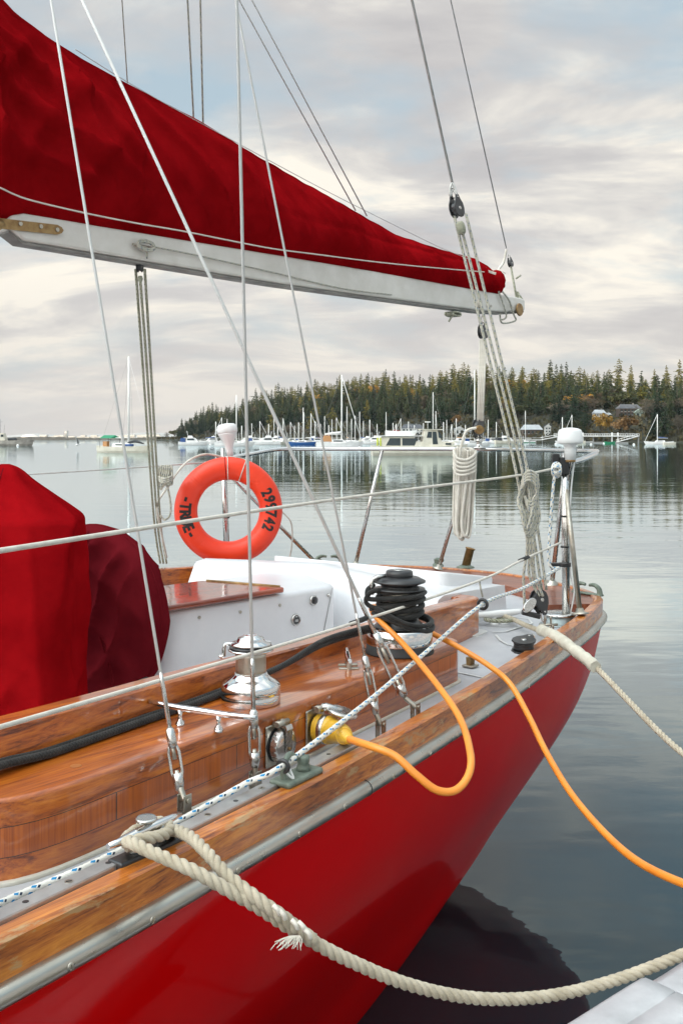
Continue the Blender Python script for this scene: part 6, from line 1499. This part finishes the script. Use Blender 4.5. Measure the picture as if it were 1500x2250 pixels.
# boats in the marina rows: masts where the photograph shows them
ST = ((487, 917), (499, 920), (531, 935), (553, 930), (602, 917), (610, 931), (638, 927), (647, 935), (666, 895), (683, 908), (692, 925), (713, 914), (729, 921), (739, 917), (762, 893), (772, 920), (790, 904), (798, 925), (848, 905), (863, 929), (870, 931), (897, 926), (951, 861), (957, 903), (974, 927), (981, 922), (992, 932), (1022, 933), (1072, 922), (1235, 916), (1256, 911))
protos = [sailboat(9.5, 10, h, c, None, '', None, j) for h, c, j in (('white', None, False), ('white', 'bcan', False), ('cream', None, True), ('white', 'tan', False), ('blue', 'white', True))]
EX = [(474, 926), (540, 921), (571, 925), (590, 931), (622, 919), (656, 928), (704, 931), (722, 934), (749, 925), (780, 913), (812, 922), (828, 931), (880, 919), (910, 934), (930, 929), (1002, 919), (1046, 930), (1090, 927)]
ST = tuple(sorted(ST + tuple(EX)))
num = ['first', 'second', 'third', 'fourth', 'fifth', 'sixth', 'seventh', 'eighth', 'ninth', 'tenth', 'eleventh', 'twelfth', 'thirteenth', 'fourteenth', 'fifteenth', 'sixteenth', 'seventeenth', 'eighteenth', 'nineteenth', 'twentieth',
       'twenty-first', 'twenty-second', 'twenty-third', 'twenty-fourth', 'twenty-fifth', 'twenty-sixth', 'twenty-seventh', 'twenty-eighth', 'twenty-ninth', 'thirtieth'] + ['thirty-' + q for q in ('first', 'second', 'third', 'fourth', 'fifth', 'sixth', 'seventh', 'eighth', 'ninth')] + ['fortieth'] + ['forty-' + q for q in ('first', 'second', 'third', 'fourth', 'fifth', 'sixth', 'seventh', 'eighth', 'ninth')] + ['fiftieth']
desc = ['white sailboat with bare boom', 'white sailboat with blue sail cover', 'cream sailboat with furled jib', 'white sailboat with tan sail cover', 'blue sailboat with white sail cover']
used = set()
for i, (px, ty) in enumerate(ST):
    k = r.choice([0, 0, 1, 2, 3, 0, 0, 2]) if i != 16 else 4; wl = r.choice([973.2, 974.0, 975.0, 976.2]); D = (EYE - WZ) * FP / (wl - HY)
    p = protos[k]; o = p if k not in used else copy_tree(p); used.add(k)
    H = (wl - ty) / FP * D; at(o, px, wl, r.choice([r.uniform(-25, 25), r.uniform(155, 205), r.uniform(60, 120)])); o.scale = (1, 1, H / 10.95)
    Lr = .09 * 9.5; a = o.rotation_euler.z; o.location.x -= Lr * math.cos(a); o.location.y -= Lr * math.sin(a)
    for ch in o.children:
        if ch.name.startswith(('hull', 'cabin', 'window', 'boom', 'sail_cover')): ch.scale.z = 10.95 / H
        if ch.name.startswith(('boom', 'sail_cover')): ch.location.z = 0
    tag(o, desc[k] + ' in the marina, ' + num[i] + ' small mast from the left', 'sailboat', 'sailboats in the marina')
for k, p in enumerate(protos):
    if k not in used: [bpy.data.objects.remove(c) for c in list(p.children_recursive) + [p]]
mp = [cruiser(9, '', None, 'white', True), cruiser(8, '', None, 'white', False, 'bcan'), cruiser(10, '', None, 'cream', True, 'dark')]
used = set()
for i, (px, wl, k) in enumerate(((466, 975, 0), (545, 975.5, 2), (567, 976, 1), (585, 977.5, 0), (612, 974.5, 2), (640, 974, 1), (690, 974, 0), (822, 975.5, 2), (838, 974.5, 0), (1010, 975.5, 1), (1085, 974.5, 1), (700, 975, 1), (805, 974.6, 0), (1112, 975, 2))):
    o = mp[k] if k not in used else copy_tree(mp[k]); used.add(k); at(o, px, wl, r.choice([r.uniform(-20, 20), r.uniform(160, 200)])); o.scale = (1.0,) * 3
    tag(o, ('white motorboat with flybridge', 'white motorboat with blue stern canvas', 'cream motorboat with dark canvas')[k] + ' in the marina, ' + num[i] + ' in its row', 'motorboat', 'motorboats in the marina')
for i, (px, wl, c, lab) in enumerate(((1339, 974.5, 'green', 'small green rowing boat by the ramp of the pier'), (1291, 973.8, 'white', 'small white dinghy under the long pier'), (1240, 973.5, 'white', 'small white dinghy right of the mushroom antenna stem'), (1470, 977, 'cream', 'low cream dinghy tied behind the rightmost sailboat'), (1105, 973, 'dark', 'dark open boat beside the left end of the pier'))):
    e = empty('dinghy', (0, 0, 0), 0, lab, 'dinghy'); fhull(MB(), 4.2, 1.6, .7, .08, 10, .8).build('hull', FM[c], e); MB().box((0, 0, .5), (.3, 1.3, .06)).box((-1.2, 0, .5), (.3, 1.2, .06)).build('thwart', FM['grey'], e); at(e, px, wl, 5)
e0 = None
for i, (px, wl, lab) in enumerate(((1220, 976.5, 'white mooring buoy left of the right hand antenna'), (1298, 977, 'white mooring buoy right of the mushroom antenna'), (1326, 975, 'white mooring buoy beside the green rowing boat'), (1392, 977.5, 'rightmost white mooring buoy in the bay'), (462, 978.5, 'white mooring buoy by the left motorboat'), (547, 979.5, 'white mooring buoy by the dark covered sailboat'), (611, 977, 'white mooring buoy before the marina, right of the twin stays'), (789, 986, 'white fender buoy at the bow of the middle yacht'), (328, 990, 'white mooring buoy near the cream sailboat'), (39, 980, 'white mooring buoy beside the fishing boat'))):
    e = empty('mooring_buoy', (0, 0, 0), 0, lab, 'buoy', 'white mooring buoys')
    MB().lathe([(.0, -.2), (.25, -.15), (.38, .1), (.33, .35), (.12, .5), (.05, .55)], n=16).build('float', FM['white'], e); MB().tube([(0, 0, .52), (.06, 0, .62), (0, 0, .7), (-.06, 0, .62), (0, 0, .52)], .02, 5).build('ring', FM['grey'], e); at(e, px, wl, 0)
def gull():
    e = empty('gull', (0, 0, 0), 0, 'gull lifting its wings just above the water at left', 'bird'); mb = MB()
    mb.tube(catmull([(-.35, 0, .22), (-.2, 0, .28), (0, 0, .34), (.16, 0, .42), (.26, 0, .50), (.34, 0, .5)], 4), [.02, .05, .08, .10, .11, .11, .115, .12, .11, .10, .09, .08, .07, .065, .06, .06, .055, .05, .04, .02, .01], 10)
    mb.build('body', FM['white'], e)
    for sg in (-1, 1): MB().add([(.1, sg * .08, .42), (-.12, sg * .08, .40), (-.22, sg * .40, .80), (-.02, sg * .42, .86), (-.30, sg * .62, 1.25)], [(0, 1, 2, 3), (3, 2, 4)]).build('wing', FM['grey'], e)
    at(e, 172, 988, 20); e.scale = (1.5,) * 3; e.location.z = WZ + .5
gull()
# pier with ramp and floats
def pier():
    e = empty('pier', PX(1320, 975, 425), 0, 'long white railed pier on piles in front of the wooded shore at right', 'pier'); D = 430; zt = 2.9
    x = lambda px, d=D: (px - HX) / FP * d
    mb = MB().box(((x(1215) + x(1402)) / 2, D, zt), (x(1402) - x(1215), 2.4, .25)); mb.build('deck', FM['grey'], e, world=True)
    mb = MB().box(((x(1215) + x(1402)) / 2, D - 1.2, zt + 1.1), (x(1402) - x(1215), .1, .16)).box(((x(1215) + x(1402)) / 2, D - 1.2, zt + .6), (x(1402) - x(1215), .08, .10)).box(((x(1215) + x(1402)) / 2, D - 1.25, zt + .08), (x(1402) - x(1215), .1, .4)); 
    for i in range(38): mb.box((x(1215) + (x(1402) - x(1215)) * i / 37, D - 1.2, zt + .55), (.1, .1, 1.1))
    mb.build('railing', FM['white'], e, world=True)
    for px in (1225, 1262, 1280, 1303, 1344, 1357, 1402): MB().tube([(x(px), D, WZ - 3), (x(px), D, zt + (1.6 if px in (1344, 1357, 1280, 1262) else 0))], .32, 10).build('pile', FM['grey'] if px in (1303, 1402) else FM['white'], e, world=True)
    mb = MB(); a, b = Vector((x(1348), D - 4, .4)), Vector((x(1396), D - 2.5, zt - .1)); mb.tube([a, b], .22, 6).tube([a + up * 1.0, b + up * 1.0], .12, 6)
    for i in range(9): p = a.lerp(b, i / 8); mb.tube([p, p + up], .06, 5)
    mb.build('gangway', FM['white'], e, world=True)
    MB().box((x(1325), D - 5, .12), (18, 2.2, .5)).build('float', FM['grey'], e, world=True)
    D2 = 452; x2 = lambda px: (px - HX) / FP * D2
    e = empty('jetty', (x2(1150), D2, WZ), 0, 'long low jetty with a ramp, left of the right hand antenna', 'pier')
    MB().box(((x2(1060) + x2(1192)) / 2, D2, 1.3), (x2(1192) - x2(1060), 2, .3)).build('deck', FM['white'], e, world=True)
    MB().box(((x2(1060) + x2(1192)) / 2, D2 - 1, 2.2), (x2(1192) - x2(1060), .08, .12)).build('railing', FM['white'], e, world=True)
    mb = MB().tube([(x2(1186), D2 - 1, 1.3), (x2(1232), D2 - 1, 3.0)], .2, 6).tube([(x2(1186), D2 - 1, 2.3), (x2(1232), D2 - 1, 4.0)], .12, 6); mb.build('ramp', FM['white'], e, world=True)
    for i in range(10): px = 1065 + i * 14; MB().tube([(x2(px), D2, WZ - 3), (x2(px), D2, 1.3 if i % 3 else 3.2)], .2, 8).build('pile', FM['grey'], e, world=True)
    # marina floats with piles
    for j, (p0, p1, wl, lab) in enumerate(((480, 640, 973.2, 'left floating walkway of the marina with its piles'), (600, 830, 973.6, 'middle floating walkway of the marina with its piles'), (820, 1075, 973.2, 'right floating walkway of the marina with its piles'))):
        D3 = (EYE - WZ) * FP / (wl - HY); x3 = lambda px: (px - HX) / FP * D3
        e = empty('floating_dock', (x3((p0 + p1) / 2), D3, WZ), 0, lab, 'dock', 'floating docks of the marina')
        MB().box((x3((p0 + p1) / 2), D3, WZ + .3), (x3(p1) - x3(p0), 2, .7)).build('float', FM['grey'], e, world=True)
        for i in range(9): px = p0 + (p1 - p0) * (i + .5) / 9; MB().tube([(x3(px), D3, WZ - 2), (x3(px), D3, 3.2 + (i % 3) * .7)], .17, 8).build('pile', FM['grey'], e, world=True)
pier()
def findk(px, yb):
    for i in range(400):
        k = 1.0 + i * .0012; g = GP(px, k)
        if HY - (g.z - EYE) / g.y * FP < yb: return k
    return 1.3
def house(px0, px1, yb, hpx, roofpx, wall, roof, label, rz=0, k=None, wins=4, floors=2, gable=False):
    k = k or findk((px0 + px1) / 2, yb); p = GP((px0 + px1) / 2, k); D = p.y; z0 = EYE - (yb - HY) / FP * D; Wd = (px1 - px0) / FP * D; h = hpx / FP * D; rh = roofpx / FP * D; dp = Wd * .7
    e = empty('house', (p.x, D, z0), R(rz), label, 'house')
    MB().box((0, 0, h / 2 - 3), (Wd, dp, h + 6)).build('wall', wall, e)
    ov = .5
    if gable: v = [(-Wd / 2 - ov, -dp / 2 - ov, h), (Wd / 2 + ov, -dp / 2 - ov, h), (0, -dp / 2 - ov, h + rh), (-Wd / 2 - ov, dp / 2 + ov, h), (Wd / 2 + ov, dp / 2 + ov, h), (0, dp / 2 + ov, h + rh)]; f = [(0, 2, 5, 3), (1, 4, 5, 2), (0, 3, 4, 1), (3, 5, 4)]; g = [(0, 1, 2)]
    else: v = [(-Wd / 2 - ov, -dp / 2 - ov, h), (Wd / 2 + ov, -dp / 2 - ov, h), (Wd / 2 + ov, dp / 2 + ov, h), (-Wd / 2 - ov, dp / 2 + ov, h), (-Wd / 2 + dp * .15, 0, h + rh), (Wd / 2 - dp * .15, 0, h + rh)]; f = [(0, 1, 5, 4), (2, 3, 4, 5), (1, 2, 5), (3, 0, 4), (0, 3, 2, 1)]; g = []
    rf = MB().add(v, f).build('roof', roof, e)
    if g: MB().add([(x * .97, y + .1, z) for x, y, z in v[:3]], [(0, 1, 2)]).build('gable', wall, e)
    MB().box((Wd * .2, 0, h + rh * .9), (.8, .8, 1.6)).build('chimney', FM['grey'], rf)
    for fl in range(floors):
        for i in range(wins):
            x = -Wd / 2 + Wd * (i + .5) / wins; z = h * (fl + .5) / floors; w1 = Wd / wins * .5; h1 = h / floors * .5
            o_ = MB().box((x, -dp / 2 - .03, z), (w1, .08, h1)).build('window', FM['win'], e); MB().box((x, -dp / 2 - .08, z - h1 / 2), (w1 * 1.2, .12, .12)).build('sill', FM['white'], o_)
    return e
slate = varied('slate_roof', (.05, .055, .065), (.11, .115, .125), .8, .5); tin = varied('pale_tin_roof', (.30, .32, .34), (.42, .44, .45), .6, .3)
hw = varied('house_white', (.50, .50, .48), (.66, .66, .63), .7, .3); hd = varied('house_brown', (.05, .035, .028), (.10, .075, .06), .8, .3); hg = varied('house_green', (.22, .27, .23), (.30, .36, .31), .7, .3); hr = flat('barn_red', (.30, .03, .025))
house(882, 928, 956, 15, 9, hw, slate, 'white house with dark slate roof behind the marina', 0, 1.03, 6)
house(856, 881, 957, 9, 5, hr, slate, 'red boat shed beside the slate roofed white house', 0, 1.025, 2, 1, True)
house(998, 1018, 956, 14, 5, hw, tin, 'white boat shed with pale roof behind the rope hank', 0, 1.03, 2, 1, True)
house(1019, 1034, 957, 10, 4, tin, tin, 'small pale tin shed right of the white boat shed', 0, 1.025, 2, 1)
house(1146, 1188, 956, 12, 11, hd, tin, 'long building with a wide pale metal roof by the shore', 0, 1.03, 5, 1)
house(1196, 1209, 958, 20, 6, hw, slate, 'narrow white house on the shore beside the metal roofed building', 0, 1.028, 2, 3, True)
house(1303, 1328, 924, 16, 8, hw, tin, 'white many windowed house half hidden by trees on the hillside', 0, None, 5, 2)
house(1326, 1341, 921, 10, 4, hw, tin, 'lower white wing to the right of the many windowed house', 0, None, 3, 1)
house(1357, 1404, 914, 16, 10, hd, slate, 'dark brown house with broad slate roof high on the right hillside', 0, None, 6, 2)
house(1394, 1413, 915, 9, 8, hg, hg, 'small green cottage with a white framed gable beside the dark house', 0, None, 2, 1, True)
house(1489, 1512, 912, 8, 5, hw, slate, 'white house at the right edge of the photo among trees', 0, None, 2, 1)
# far left: sunlit shed dome, distant waterfront
mb = MB(); c = PX(66, 962.5, 2400); mb.lathe([(24, 0), (22, 4), (17, 8), (9, 11), (0, 12)], (c.x, c.y, 0), n=28, sq=(1, 1)); 
solo(mb, 'storage_dome', varied('pale_dome', (.66, .58, .50), (.78, .70, .62), .7, .02), 'broad sunlit pale dome beyond the breakwater at far left', 'building')
b0 = None
for i in range(22):
    px = 100 + i * 12 + r.uniform(-4, 4); D = 3000; h = r.uniform(6, 13) if i != 4 else 23; wd = r.uniform(11, 23) if i != 4 else 6; x = (px - HX) / FP * D
    if b0 is None:
        e = empty('building', (0, 0, 0)); MB().box((0, 0, .5), (1, 1, 1)).build('wall', hw, e); MB().box((0, 0, 1.03), (1.04, 1.04, .06)).build('roof', tin, e); b0 = e
        for q in range(4): MB().box((-.36 + .24 * q, -.51, .5), (.12, .02, .5)).build('window', FM['grey'], e)
    e = b0 if i == 0 else copy_tree(b0); e.location = (x, D, 0); e.scale = (wd, 20, h); tag(e, 'pale distant building on the far waterfront, ' + num[i] + ' from the left', 'building', 'buildings on the distant waterfront')
e = bpy.data.objects.get('building')

# ---------------------------------------------------------------- the bay's air
def haze():
    m = bpy.data.materials.new('haze_air'); m.use_nodes = True; t = m.node_tree; t.nodes.clear()
    v = t.nodes.new('ShaderNodeVolumePrincipled'); v.inputs['Color'].default_value = (.93, .94, .96, 1); v.inputs['Density'].default_value = .00003
    o = t.nodes.new('ShaderNodeOutputMaterial'); t.links.new(v.outputs[0], o.inputs['Volume'])
    mb = MB(); mb.box((0, 1500, 74), (7900, 4900, 156)); structure(mb, 'haze', m, 'stuff')
haze()
